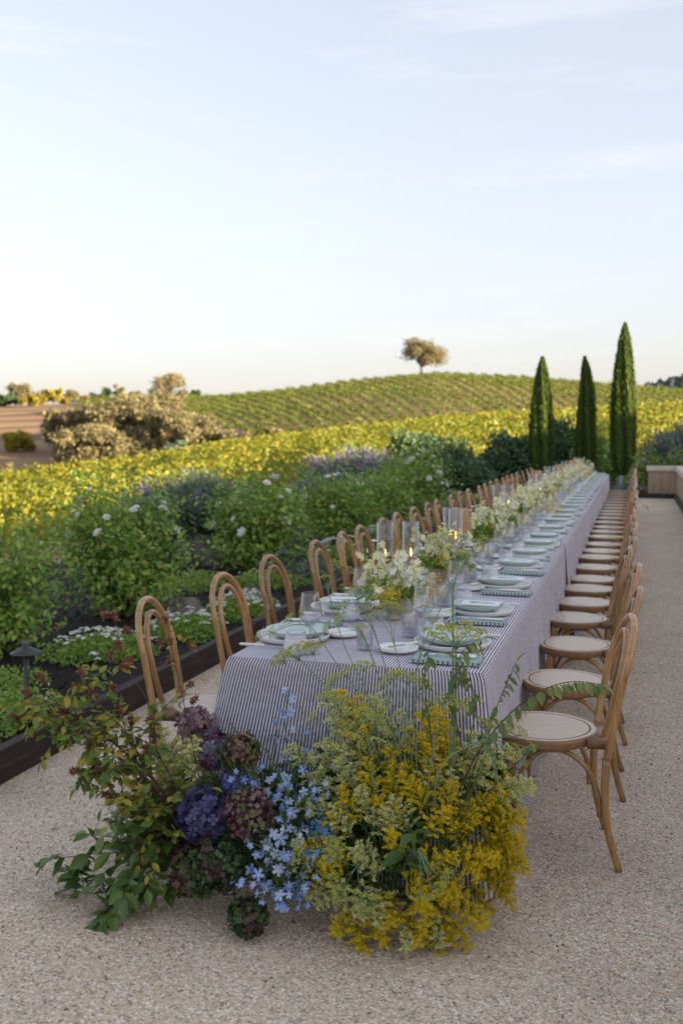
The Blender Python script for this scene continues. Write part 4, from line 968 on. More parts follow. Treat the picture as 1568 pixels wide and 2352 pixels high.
# ------------------------------------------------------------------ trees
def tree(name, x_, y_, h, rx, lm, label, seed, n=9000, size=.45, trunk=.25, cat='tree', group=None, open_=.0, zlow=.25, lobes=14, ry=None):
    g = np.random.default_rng(seed); gz = float(ground(x_, y_)); root = empty(name, (x_, y_, gz)); ry = ry or rx
    mb = MB(); tr = h*trunk
    mb.tube(catmull([(0, 0, -.3), (g.normal()*.1, 0, tr*.6), (g.normal()*.2, g.normal()*.2, tr*1.15)], 4), np.linspace(.035*h, .022*h, 9), 10)
    L = []
    for i in range(lobes):
        a = 2*PI*i/lobes*1.618*1.0+g.normal()*.3; e = g.uniform(.0, 1); rr_ = g.uniform(.35, .78)
        c = np.array([rx*rr_*math.cos(a)*math.sqrt(1-e*e*.6), ry*rr_*math.sin(a)*math.sqrt(1-e*e*.6), h*(zlow+.12+(1-zlow-.26)*e)])
        L.append((c, g.uniform(.26, .48)*min(rx, h*.6)))
        mb.tube(bezier(np.array([0, 0, tr*.9]), np.array([c[0]*.35, c[1]*.35, c[2]*.8]), c, 7), np.linspace(.016*h, .004*h, 7), 6)
    mb.build('trunk', bark, root)
    P = []; 
    for c, r_ in L:
        k = int(n*1.5)//lobes; d = rdirs(k)*(g.uniform(.2, 1.15, k)**.7)[:, None]*r_*np.array([1, 1, .75]); bump = 1+.25*np.sin(d[:, 0]*5/r_+c[0])*np.sin(d[:, 2]*6/r_)
        P.append(c+d*bump[:, None])
    P = np.concatenate(P); hol = np.sin(P[:, 0]*2.1/size*.45+seed)*np.sin(P[:, 1]*2.3/size*.45)*np.sin(P[:, 2]*2.6/size*.45+1); P = P[(g.random(len(P)) > open_) & (hol < .42)]; P[:, 2] = np.minimum(P[:, 2], h+g.normal(size=len(P))*.12)
    m_ = len(P)
    MB().inst(QUAD, scaled(frames(g.normal(size=(m_, 3)), g.normal(size=(m_, 3))+np.array([0, 0, .5])), size*.75*g.uniform(.6, 1.4, m_)), P, g.random(m_)).build('crown', lm, root, False)
    tag(root, label, cat, group); return root
def polar(px, r_): a = math.atan((px-784)/F)-YAW; return r_*math.sin(a), r_*math.cos(a)
def toph(px, py, r_): a = math.atan((px-784)/F); x_, y_ = polar(px, r_); return CAMH+r_*(994-py)/F*math.cos(a)-float(ground(x_, y_))
# lone oak on the hill
x_, y_ = polar(967, 187); tree('oak', x_, y_, toph(967, 779, 187), 4.4, m_oak, 'lone bronze leaved oak standing on top of the vineyard hill', 5, 7000, .40, .26, open_=.1, zlow=.30, lobes=19)
cl = [(205, 1000, 96, 6.0, 4.6, 'bronze oak at the left front of the valley grove, beside the brown field'), (300, 930, 104, 0, 4.8, 'tall rounded oak in the middle of the valley grove'),
      (395, 960, 98, 0, 4.6, 'spreading oak at the right front of the valley grove'), (455, 1000, 99, 0, 3.4, 'low oak at the right end of the valley grove'), (250, 950, 112, 0, 4.5, 'oak at the back left of the valley grove'),
      (350, 925, 114, 0, 4.6, 'oak at the back right of the valley grove, below the bare topped tree'), (172, 958, 108, 0, 3.6, 'oak at the far left edge of the grove')]
for i, (px, py, r_, _, rx, lab) in enumerate(cl):
    x_, y_ = polar(px, r_); tree('oak', x_, y_, toph(px, py-22, r_), rx*1.12, m_oak, lab, 30+i, 8000, .42, .2, group='oaks in the valley grove', zlow=.05, lobes=20)
x_, y_ = polar(388, 150); tree('oak', x_, y_, toph(388, 857, 150), 3.0, m_oak, 'thin airy oak rising above the grove against the sky', 44, 3600, .38, .3, open_=.35, zlow=.3, lobes=13)
x_, y_ = polar(40, 112); tree('shrub', x_, y_, toph(40, 985, 112), 1.9, m_oak2, 'round yellow green shrub standing in the brown field', 45, 3000, .35, .15, cat='shrub', zlow=.0)
x_, y_ = polar(10, 92); tree('shrub', x_, y_, max(1.5, toph(10, 1062, 92)), 1.4, m_oak, 'bronze shrub at the left edge of the photo above the vines', 46, 1500, .35, .15, cat='shrub', zlow=.0)
x_, y_ = polar(408, 93); tree('shrub', x_, y_, max(1.5, toph(408, 1010, 93)), 1.2, m_grey, 'pale green shrub in front of the valley grove', 47, 1500, .3, .15, cat='shrub', zlow=.0)
rg_ = [(-25, 895, 195, 3.0, m_oak2, 'yellow green tree cut by the left edge on the ridge'), (20, 905, 193, 2.6, m_dark, 'dark evergreen tree on the left ridge beside the brown field'), (48, 878, 200, 2.6, m_oak, 'tall pale tree on the left ridge'), (85, 885, 204, 3.2, m_oak, 'wide bronze tree on the left ridge'),
       (75, 908, 190, 1.9, m_oak2, 'small bright yellow tree on the left ridge'), (128, 893, 196, 3.0, m_oak2, 'larger bright yellow tree on the left ridge above the field'), (165, 897, 206, 3.0, m_oak, 'bronze tree right of the yellow ridge trees'), (215, 901, 214, 3.2, m_oak, 'low bronze tree on the middle of the left ridge'),
       (238, 890, 214, 2.4, m_dark, 'dark round tree on the left ridge'), (315, 900, 205, 2.0, m_oak, 'small bronze tree on the ridge left of the airy oak'), (450, 905, 196, 1.3, m_dark, 'small dark bush on the ridge where the vine rows begin')]
for i, (px, py, r_, rx, lm, lab) in enumerate(rg_):
    x_, y_ = polar(px, r_); tree('tree', x_, y_, max(1.6, toph(px, py, r_)), rx, lm, lab, 60+i, 2600, .45, .2, group='trees along the left ridge', zlow=.05, lobes=10)
for i, px in enumerate((272, 282)):
    x_, y_ = polar(px, 212); tree('conifer', x_, y_, toph(px, 880+6*i, 212), .9, m_oak, ['left of two thin conifers on the left ridge', 'right of two thin conifers on the left ridge'][i], 80+i, 1200, .4, .2, zlow=.1, lobes=10)
# brush along the foot of the hill
for i, (px, r_, w_) in enumerate([(505, 97, 2.6), (545, 96, 2.2), (590, 97, 2.2), (640, 97, 2.0), (700, 96, 1.8), (800, 96, 1.6)]):
    x_, y_ = polar(px, r_); tree('shrub', x_, y_, 2.9-i*.12, w_, m_oak if i % 2 else m_vine2, f'{ORD[i]} shrub from the left along the foot of the vineyard hill', 90+i, 1800, .35, .1, cat='shrub', group='shrubs along the foot of the hill', zlow=.0, lobes=8)
# distant forested hill beyond at right
n1 = 60; mb = MB(); V = []
for k in range(n1):
    a = R(-1.0+k*.25); hz = np.interp(k, [0, 4, 6, 9, 14, 20, 40, 59], [20, 37, 42, 45, 50, 58, 70, 60])+1.6*math.sin(k*2.3)+1.3*math.sin(k*5.1)
    for r_, zz in ((860, -14), (900, hz*.62), (930, hz), (1100, hz*.6), (1200, -14)): V.append((r_*math.sin(a), r_*math.cos(a), zz))
mb.add(V, [(5*k+i, 5*(k+1)+i, 5*(k+1)+i+1, 5*k+i+1) for k in range(n1-1) for i in range(4)])
tag(mb.build('distant_hill', noisemat('hazed_far_ground', [(.4, (.07, .09, .10)), (.6, (.10, .125, .135))], .05, 6, 1)), kind='structure')  # ground tint includes the painted distance haze
n = 9000; kk = g.uniform(0, n1-1, n); a = np.radians(-1.0+kk*.25); hz = np.interp(kk, [0, 4, 6, 9, 14, 20, 40, 59], [20, 37, 42, 45, 50, 58, 70, 60])+1.6*np.sin(kk*2.3)+1.3*np.sin(kk*5.1)
t_ = g.uniform(.0, 1, n); r_ = 870+60*t_; zz = hz*np.interp(t_, [0, .5, 1], [.1, .62, 1.0])
q = np.column_stack([r_*np.sin(a), r_*np.cos(a), zz])
tag(MB().inst(OCT, scaled(frames(rdirs(n)), g.uniform(4, 8, n)), q, g.random(n)).build('distant_forest', m_far, None, False), 'forest tinted bluish for distance haze, covering the distant hill at the right edge', 'forest', kind='stuff')
#@@FLORAL
# ------------------------------------------------------------------ flower pieces
def leafy_branch(name, px, parent, lm, seed, r0=.004, leaves=26, ls=.06, T=LEAF, start=.15, droop=.35, sub=0, sublen=.12, stem=stem_b, side=True, clusters=None, clm=None, loc=(0, 0, 0), cs=.03, jit=.5):
    "px: list of world points"
    g = np.random.default_rng(seed); C = catmull(px, 7); mb = MB(); n = len(C)
    mb.tube(C, np.linspace(r0, r0*.3, n), 6, 1, .3)
    segs = [C]
    for k in range(sub):
        i = int(g.uniform(.2, .9)*n); d = C[min(i+2, n-1)]-C[max(i-2, 0)]; d /= np.linalg.norm(d)
        dd = d*.7+g.normal(size=3)*.6+np.array([0, 0, .15]); dd /= np.linalg.norm(dd); L = sublen*g.uniform(.6, 1.3)
        B = bezier(C[i], C[i]+dd*L*.5+np.array([0, 0, .02]), C[i]+dd*L+np.array([0, 0, -.02]), 7); mb.tube(B, np.linspace(r0*.5, r0*.2, 7), 5, 1, .3); segs.append(B)
    P, D, U = [], [], []
    per = max(3, leaves//len(segs))
    for si, S in enumerate(segs):
        m = leaves-(per*(len(segs)-1)) if si == 0 else per
        m = max(m, 4)
        for q in range(m):
            t_ = (start if si == 0 else .1)+(1-(start if si == 0 else .1))*(q+.5)/m*1.0; f = t_*(len(S)-1); i = min(int(f), len(S)-2); p = S[i]+(S[i+1]-S[i])*(f-i)
            d = S[i+1]-S[i]; d = d/np.linalg.norm(d); sd = np.cross(d, [0, 0, 1.]); sd = sd/(np.linalg.norm(sd)+1e-6)*(1 if q % 2 else -1)
            P.append(p); D.append(d*.55+sd*.75+np.array([0, 0, -droop])+g.normal(size=3)*jit*.5); U.append(np.array([0, 0, 1.])+g.normal(size=3)*jit*.8)
        P.append(S[-1]); D.append(S[-1]-S[-2]); D[-1] = D[-1]/np.linalg.norm(D[-1])+np.array([0, 0, -droop*.5]); U.append(np.array([0, 0, 1.]))
    P, D, U = map(np.array, (P, D, U)); m = len(P)
    mb.inst(T, scaled(frames(D, U), ls*g.uniform(.65, 1.25, m)), P, np.clip(g.random(m)*.7+g.random()*.3, 0, 1), 0)
    if clusters:
        for S in segs[:clusters] if clusters < len(segs) else segs:
            for e_ in range(1 if S is not C else 2):
                c = S[-1] if e_ == 0 else S[int(len(S)*.8)]; k = 30
                d = rdirs(k)+np.array([0, 0, .2])
                mb.inst(QUAD, scaled(frames(d), g.uniform(.5, 1, k)*cs), c+d*cs*.18, g.random(k), 2)
                c = c - (S[-1]-S[-2])/np.linalg.norm(S[-1]-S[-2])*cs*.9; mb.inst(QUAD, scaled(frames(rdirs(k)), g.uniform(.5, .9, k)*cs), c+rdirs(k)*cs*.15, g.random(k), 2)
    return mb.build(name, [lm, stem, clm or lm], parent, False, loc)
def hydrangea(name, c, r_, kind, parent, seed, fs=.03, n=95, to=None, squash=.85, T=None):
    g = np.random.default_rng(seed); k = np.arange(n)+.5; ph = np.arccos(1-1.75*k/n); th = PI*(1+5**.5)*k
    d = np.column_stack([np.cos(th)*np.sin(ph), np.sin(th)*np.sin(ph), np.cos(ph)*squash])+g.normal(size=(n, 3))*.07
    ax = np.array(to if to is not None else (0, -.5, 1.)); ax = ax/np.linalg.norm(ax)
    Rm = frames(ax[None], np.array([[.3, 1., .1]]))[0]; Rm = Rm[:, [0, 2, 1]]*np.array([1, -1, 1])
    d = d@Rm.T; lump = 1+.08*np.sin(d[:, 0]*6+seed)+.06*np.sin(d[:, 2]*7)
    q = c+d*r_*lump[:, None]*g.uniform(.90, 1.04, n)[:, None]
    mb = MB().inst(T or FL4, scaled(frames(d+g.normal(size=d.shape)*.35, g.normal(size=d.shape)), fs*g.uniform(.75, 1.25, n)), q, np.clip(.25*g.random(n)+.75*(.5+.5*np.sin(d[:, 0]*3+seed*2+d[:, 2]*2)*g.uniform(.4, 1, n)), 0, 1))
    # inner florets keep the ball full
    mb.inst(T or FL4, scaled(frames(rdirs(n), rdirs(n)), fs*1.25*np.ones(n)), c+(q-c)*.84, g.random(n)*.3)
    th_ = np.linspace(0, PI, 8); mb.lathe([(r_*.72*math.sin(a)+1e-4, -r_*.72*math.cos(a)*squash) for a in th_], 12, 0, .05, c)
    base = c-ax*r_*.5; mb.tube([base, base-ax*r_*.8+np.array([0, .03, -.05])], .004, 6, 1)
    return mb.build(name, [m_h[kind], stem_g], parent, False)
def plume_mesh(name, lm, seed, n_side=14, bud=.0072, droop=.5, length=1.0):
    "goldenrod plume along +z, unit height .34 m"
    g = np.random.default_rng(seed); mb = MB(); H = .34*length
    C = bezier(np.array([0, 0, 0.]), np.array([0, 0, H*.6]), np.array([H*.28*droop*2, 0, H]), 14)
    mb.tube(C, np.linspace(.0028, .001, 14), 5, 1, .3)
    P, RN = [], []
    for k in range(n_side):
        t_ = .30+.68*k/n_side; i = min(int(t_*13), 12); p = C[i]+(C[i+1]-C[i])*(t_*13-i); a = k*2.4+g.normal()*.3; L = (1.12-t_)*.145*g.uniform(.7, 1.2)+.02
        d = np.array([math.cos(a), math.sin(a), .85]); d /= np.linalg.norm(d)
        B = bezier(p, p+d*L*.6+np.array([0, 0, .012]), p+d*L+np.array([.2*L*droop, 0, -.35*L*droop]), 8)
        mb.tube(B, .0008, 3, 1, .3, False)
        m = int(44*L/.1)+16; f = g.uniform(.10, 1, m)*7; i = np.minimum(f.astype(int), 6); q = B[i]+(B[i+1]-B[i])*(f-i)[:, None]+g.normal(size=(m, 3))*np.array([.0055, .0055, .004])+np.array([0, 0, .003])
        P.append(q); RN.append(np.clip(g.random(m)*.8+.2*t_, 0, 1))
    q = C[-5:][g.integers(0, 5, 26)]+g.normal(size=(26, 3))*.005; P.append(q); RN.append(g.random(26))
    P = np.concatenate(P); RN = np.concatenate(RN); m = len(P)
    mb.inst(OCT, scaled(frames(rdirs(m)), g.uniform(.7, 1.4, m)*bud), P, RN, 0)
    k = 12; t_ = g.uniform(0, .6, k)*13; i = t_.astype(int); d = rdirs(k)+np.array([0, 0, .6])
    mb.inst(LEAFN, scaled(frames(d, g.normal(size=(k, 3))+np.array([0, 0, 1.])), g.uniform(.035, .065, k)), C[i], g.random(k), 2)
    return mb.build(name, [lm, stem_g, m_lau], None, False)
def aim(o, base, tip, scale, roll=0):
    from mathutils import Vector, Matrix, Quaternion
    d = Vector(tip)-Vector(base); q = Vector((0, 0, 1)).rotation_difference(d.normalized())
    o.rotation_mode = 'QUATERNION'; o.rotation_quaternion = q @ Quaternion((0, 0, 1), roll); o.location = base; o.scale = (scale,)*3
def delph_path(name, C, n, parent, seed, size=.036, spread=.028, t0=.25, loc=(0, 0, 0), leafn=6):
    g = np.random.default_rng(seed); C = catmull(C, 7); N = len(C); mb = MB(); mb.tube(C, np.linspace(.003, .0012, N), 6, 1)
    for k in range(n):
        t_ = t0+(1-t0)*(k+.3)/n; f = t_*(N-1); i = min(int(f), N-2); p = C[i]+(C[i+1]-C[i])*(f-i); a = k*2.4+g.normal()*.4
        d = np.array([math.cos(a), math.sin(a)*.8-.35, .05+g.normal()*.3]); d /= np.linalg.norm(d); e = p+d*spread*g.uniform(.8, 1.3)
        mb.tube([p, (p+e)/2+np.array([0, 0, -.004]), e], .0009, 4, 1, .3, False)
        sz = size*g.uniform(.75, 1.15)*(1.1-.5*t_); Fm = scaled(frames((d+g.normal(size=3)*.25)[None]), [sz]); r_ = np.clip(g.random(1)*.5+.5*(seed % 3)/2, 0, 1)
        Fm = Fm*np.array([g.uniform(.75, 1.1), g.uniform(.3, 1.8), g.uniform(.75, 1.1)]); r_ = np.clip(r_+g.normal()*.2, 0, 1); mb.inst(FL5, Fm, e[None], r_, 0); mb.inst(FL5, Fm*.72, (e+d*.003)[None], np.clip(r_+.25, 0, 1), 0)
        mb.inst(OCT, Fm*.16, (e+d*.005)[None], r_, 3); mb.tube([e, e-d*sz*.45+np.array([0, 0, .004])], [sz*.06, sz*.02], 4, 0, float(r_[0]), False)
    m = leafn; i = g.integers(0, int(N*.4)+1, m); d = rdirs(m)+np.array([0, -.2, .5])
    mb.inst(LEAFN, scaled(frames(d, rdirs(m)), g.uniform(.04, .08, m)), C[i], g.random(m), 2)
    return mb.build(name, [m_blue, stem_g, m_lau, m_dcent], parent, False, loc)
def umbel_mesh(name, seed, rays=15, R_=.05, dome=.4, lm=None, bud=.0043):
    g = np.random.default_rng(seed); mb = MB()
    for k in range(rays):
        e = math.sqrt((k+.5)/rays); a = k*2.4; L = R_*g.uniform(.85, 1.1); tip = np.array([math.cos(a)*e*L, math.sin(a)*e*L, L*(.85-.45*e)*.95+.004])
        mb.tube(bezier(np.zeros(3), tip*np.array([.4, .4, .7]), tip, 5), .0007, 3, 1, .3, False)
        m = 14; d = rdirs(m); d[:, 2] = np.abs(d[:, 2]); q = tip+d*R_*.15
        mb.inst(OCT, scaled(frames(rdirs(m)), bud*g.uniform(.7, 1.3, m)), q, g.random(m), 0)
    return mb.build(name, [lm or m_fenn, stem_pale], None, False)

# ------------------------------------------------------------------ ground arrangement at the near end of the table
ARR = empty('floor_flower_arrangement', (-.95, 3.05, 0))
tag(ARR, 'large meadow style flower arrangement on the gravel against the near end of the table', 'flower arrangement')
OFF = (-.95, 3.05, 0)
def A(o):            # keep world placement under the arrangement
    o.parent = ARR; o.location = (o.location[0]+.95, o.location[1]-3.05, o.location[2]); return o
g = np.random.default_rng(101)
# low dark foliage filling the heart of the arrangement
n = 5200
cx_ = [atz(p, q, 0) for p, q in ((330, 2020), (430, 2030), (520, 2040), (620, 2060), (740, 2080), (850, 2100), (960, 2090), (1060, 2030), (1130, 1980))]
cc = np.array(cx_)[g.integers(0, 9, n)]; wx = g.normal(size=(n, 3))
hmax = np.interp(cc[:, 0], [-1.7, -1.3, -1.0, -.6, -.3], [.20, .34, .40, .52, .38]); q = cc+np.column_stack([wx[:, 0]*.09, np.abs(wx[:, 1])*.07+.10, np.zeros(n)]); q[:, 2] = hmax*g.uniform(.02, 1, n)
q[:, 1] = np.minimum(q[:, 1]+q[:, 2]*.10, 3.33); q[:, 0] = np.minimum(q[:, 0], -.40-.05*g.random(n))
A(MB().inst(LEAFN, scaled(frames(g.normal(size=(n, 3))+np.array([0, -.5, .5]), g.normal(size=(n, 3))+np.array([0, -.3, .8])), g.uniform(.04, .085, n)), q, g.random(n)).build('foliage', m_lau, None, False))
st = MB()
for k in range(110):
    b0 = np.array([g.uniform(-1.35, -.55), g.uniform(3.08, 3.25), .03]); tx = min(-.42, b0[0]+(b0[0]+.95)*.5+g.normal()*.09)
    st.tube(bezier(b0, b0+np.array([0, -.02, .25]), np.array([tx, g.uniform(2.85, 3.25), g.uniform(.3, .62)]), 8), np.linspace(.003, .0015, 8), 5, 0, .3, False)
A(st.build('stems', stem_g, None))
# hydrangea heads
for nm, px, py, Y, rpx, kind, fs, n_, to, lab in [
  ('h', 448, 1665, 3.26, 44, 'mauve', .034, 70, (-.2, -.6, 1), 'faded mauve brown hydrangea head behind the others'),
  ('h', 500, 1722, 3.08, 46, 'plum', .036, 70, (-.4, -.6, .8), 'plum purple hydrangea head by the table corner'),
  ('h', 553, 1728, 3.05, 50, 'green', .017, 190, (.2, -.7, .9), 'green and burgundy hydrangea head below the cloth'),
  ('h', 538, 1792, 3.08, 34, 'lilacblue', .022, 80, (0, -1, .4), 'lilac blue hydrangea head'),
  ('h', 462, 1872, 2.93, 64, 'navy', .034, 110, (-.3, -.9, .5), 'navy violet hydrangea head'),
  ('h', 572, 1868, 2.90, 62, 'burg', .017, 240, (.2, -.9, .5), 'burgundy flecked hydrangea head'),
  ('h', 438, 2005, 2.90, 60, 'green', .024, 130, (-.4, -.9, .2), 'green brown drooping hydrangea head at the left foot'),
  ('h', 500, 1985, 2.86, 74, 'dark', .018, 280, (.0, -.9, .4), 'big dark green hydrangea head'),
  ('h', 572, 2105, 2.80, 48, 'dark', .019, 190, (.1, -.8, .5), 'small dark hydrangea head lying on the gravel in front'),
  ('h', 740, 1915, 2.98, 36, 'aqua', .020, 110, (.1, -.9, .4), 'aqua blue hydrangea head among the blue flowers'),
  ('h', 365, 1900, 3.02, 40, 'green', .024, 80, (-.6, -.7, .4), 'green brown hydrangea head under the left branches')]:
    c = at(px, py, Y); o = hydrangea('hydrangea_head', c, rpx*Y*1.04/F, kind, None, px, fs, n_, to); A(o); o['label'] = lab
# delphiniums
dl = [([(680, 1960, 3.05), (672, 1800, 3.12), (655, 1680, 3.16), (662, 1580, 3.18)], 15, .26), ([(690, 1900, 3.05), (705, 1800, 3.1), (700, 1700, 3.14)], 12, .2), ([(640, 1930, 3.02), (610, 1840, 3.02), (600, 1750, 3.05)], 11, .2),
      ([(680, 2000, 2.98), (720, 1880, 2.98), (745, 1760, 3.02)], 12, .1), ([(650, 1960, 2.95), (650, 1880, 2.9), (668, 1800, 2.9)], 13, .05), ([(640, 2010, 2.95), (590, 2010, 2.84), (540, 2030, 2.78)], 11, .1),
      ([(680, 2000, 2.95), (620, 1960, 2.85), (572, 1930, 2.84)], 11, .1), ([(690, 2010, 2.95), (650, 2060, 2.82), (690, 2090, 2.78)], 12, .1), ([(670, 1990, 2.95), (690, 2030, 2.82), (650, 2085, 2.79)], 11, .1),
      ([(640, 2000, 2.92), (660, 1950, 2.84), (680, 1900, 2.82)], 12, .0), ([(680, 2040, 2.92), (640, 2040, 2.82), (600, 2055, 2.78)], 11, .1), ([(700, 1960, 2.95), (740, 1960, 2.86), (720, 2010, 2.82)], 11, .0),
      ([(640, 1960, 2.95), (610, 1920, 2.86), (640, 1980, 2.8)], 10, .0), ([(700, 1960, 3.02), (770, 1900, 3.02), (800, 1838, 3.04)], 8, .2), ([(690, 1900, 3.0), (660, 1830, 2.96), (640, 1770, 3.0)], 12, .1),
      ([(660, 1900, 3.02), (700, 1840, 2.98), (720, 1800, 2.96)], 12, .0), ([(640, 1850, 3.1), (560, 1800, 3.0), (560, 1760, 3.02)], 9, .2)]
for i, (pp, n_, t0) in enumerate(dl):
    A(delph_path('delphinium_spike', [at(*p) for p in pp], n_, None, 200+i, .052 if i < 2 else .046, .030, t0))
# goldenrod plumes
pg = [plume_mesh('goldenrod_plume', m_gold, 300+k, 20) for k in range(4)]
pp_ = [plume_mesh('pale_goldenrod_plume', m_pale, 310+k, 18, .0076) for k in range(4)]
cnt = {0: 0, 1: 0}
def plume(kind, bpx, tpx, s_=1.0, roll=None):
    L = (pg if kind == 0 else pp_); k = cnt[kind]; cnt[kind] += 1; pr = L[k % 4]
    if k < 4: o = pr
    else: o = pr.copy(); COL.objects.link(o)
    b0, t0 = at(*bpx), at(*tpx); d = t0-b0; ln = np.linalg.norm(d); aim(o, tuple(b0), tuple(t0), max(.35, min(ln/.335, 1.25))*s_, g.uniform(0, 6.28) if roll is None else roll); A(o)
GP = [  # base, tip px (photo), gold=0 pale=1
 (0, (960, 1900), (935, 1640)), (0, (980, 1860), (1000, 1640)), (1, (870, 1850), (820, 1590)), (1, (800, 1830), (760, 1640)), (0, (860, 1850), (855, 1600)), (1, (840, 1900), (780, 1700)),
 (1, (930, 1800), (905, 1600)), (0, (1010, 1850), (1060, 1680)), (0, (900, 1900), (930, 1740)), (0, (930, 1930), (975, 1760)), (1, (820, 1950), (745, 1790)), (1, (860, 1930), (830, 1740)),
 (1, (1040, 1860), (1120, 1710)), (1, (1080, 1900), (1180, 1790)), (0, (1060, 1930), (1180, 1830)), (0, (1060, 1960), (1195, 1900)), (0, (1050, 1980), (1190, 1960)), (0, (1040, 2000), (1185, 2020)),
 (0, (1000, 1950), (1090, 1830)), (0, (1000, 1980), (1110, 1900)), (0, (1020, 2020), (1130, 2060)), (0, (990, 2020), (1080, 2080)), (0, (980, 2040), (1040, 2120)), (1, (960, 2040), (990, 2150)),
 (0, (940, 2030), (940, 2130)), (0, (900, 2020), (910, 2110)), (1, (900, 2020), (880, 2060)), (0, (880, 2000), (870, 2070)), (1, (850, 1990), (840, 2090)), (1, (840, 2000), (770, 2080)),
 (0, (820, 2040), (800, 2170)), (0, (830, 2050), (770, 2150)), (0, (830, 1980), (720, 2030)), (0, (820, 1960), (720, 1980)), (0, (830, 1950), (730, 1930)), (1, (820, 1990), (740, 2070)),
 (1, (900, 1980), (880, 1880)), (1, (880, 1950), (850, 1860)), (1, (900, 1930), (860, 1840)), (0, (960, 1960), (990, 1880)), (0, (980, 1960), (1040, 1900)), (0, (1000, 1930), (1030, 1830)),
 (0, (860, 1930), (800, 1870)), (1, (900, 2000), (840, 1960)), (1, (920, 2000), (860, 2000)), (0, (1000, 2000), (1000, 2080)), (0, (1040, 1950), (1140, 1960)), (0, (1050, 2000), (1160, 1990)),
 (1, (1020, 1880), (1060, 1790)), (0, (940, 1900), (880, 1800)), (1, (960, 1870), (990, 1750)), (0, (1090, 1900), (1150, 1860)), (0, (900, 1990), (960, 2010)), (1, (950, 1960), (930, 1850)),
 (1, (1000, 1850), (1160, 1740)), (0, (1040, 2050), (1100, 2130)), (1, (800, 1900), (730, 1850)), (1, (790, 1850), (700, 1700)), (0, (930, 2080), (980, 2170)), (0, (1000, 2060), (1050, 2130)), (1, (940, 2080), (960, 2190)), (0, (880, 2060), (860, 2150)),
 (0, (1020, 1960), (1085, 1985)), (0, (970, 1990), (1050, 2040)), (0, (1060, 1900), (1120, 1840)), (0, (960, 1930), (900, 1850)), (1, (840, 1960), (800, 1920)), (0, (840, 1960), (790, 1970)),
 (0, (1060, 1930), (1165, 1900)), (0, (1010, 1950), (1060, 1960)), (0, (990, 1960), (1020, 2010)), (1, (1000, 1900), (1010, 1960)), (0, (1020, 1900), (1100, 1990)), (0, (1040, 1930), (1120, 2010)), (0, (1060, 1960), (1150, 2060)), (0, (1080, 1990), (1190, 2050)), (0, (1100, 1940), (1200, 1990)), (0, (1090, 1900), (1190, 1880)), (0, (1070, 1870), (1150, 1800)), (0, (900, 2000), (910, 1930)), (0, (940, 2010), (1000, 1960)), (1, (870, 2010), (830, 2050)), (0, (960, 2040), (960, 2080)), (0, (880, 1880), (840, 1800)), (1, (800, 1880), (770, 1770)), (1, (1040, 1830), (1090, 1740)), (0, (780, 1990), (745, 1900)), (0, (1075, 1960), (1180, 1940)), (0, (1000, 1900), (950, 1800)), (1, (1090, 1850), (1210, 1770)), (0, (980, 2090), (1020, 2170)), (1, (830, 2020), (790, 2110))]
for k, (kind, b_, t_) in enumerate(GP):
    py = t_[1]; Yb = 3.10 if py < 1800 else 2.98; fy = np.interp(py, [1600, 1800, 2000, 2180], [3.20, 3.03, 2.90, 2.84])
    if t_[0] > 1100: fy = np.interp(py, [1600, 1800, 2000, 2130], [3.22, 3.18, 3.16, 3.12]); Yb = 3.2
    elif t_[0] > 1000: fy += .06; Yb += .04
    bp_ = (*b_, Yb); P0 = at(*bp_)
    tp = at(*t_, fy)
    if tp[2] < .03: tp = atz(*t_, .03)
    if P0[2] < .05: P0[2] = .05
    L = (pg if kind == 0 else pp_); kk = cnt[kind]; cnt[kind] += 1; pr = L[kk % 4]
    o = pr if kk < 4 else pr.copy()
    if kk >= 4: COL.objects.link(o)
    ln = np.linalg.norm(tp-P0); aim(o, tuple(P0), tuple(tp), min(max(ln/.335, .55), 1.2), g.uniform(0, 6.28)); A(o)
for b_, t_ in (((420, 1860, 3.12), (400, 1660, 3.14)), ((430, 1850, 3.1), (450, 1690, 3.12)), ((400, 1870, 3.1), (365, 1720, 3.12)), ((420, 1880, 3.08), (390, 1760, 3.02)), ((450, 1850, 3.15), (480, 1700, 3.16)), ((380, 1950, 3.05), (300, 1960, 2.96)), ((380, 1930, 3.05), (320, 1900, 3.0)), ((360, 1960, 3.02), (280, 2000, 2.95)), ((410, 1860, 3.1), (425, 1700, 3.06))):
    o = pp_[int(g.integers(0, 4))].copy(); COL.objects.link(o); P0, tp = at(*b_), at(*t_); P0[2] = max(P0[2], .05); tp[2] = max(tp[2], .05)
    aim(o, tuple(P0), tuple(tp), min(1.2, np.linalg.norm(tp-P0)/.335), g.uniform(0, 6)); A(o)
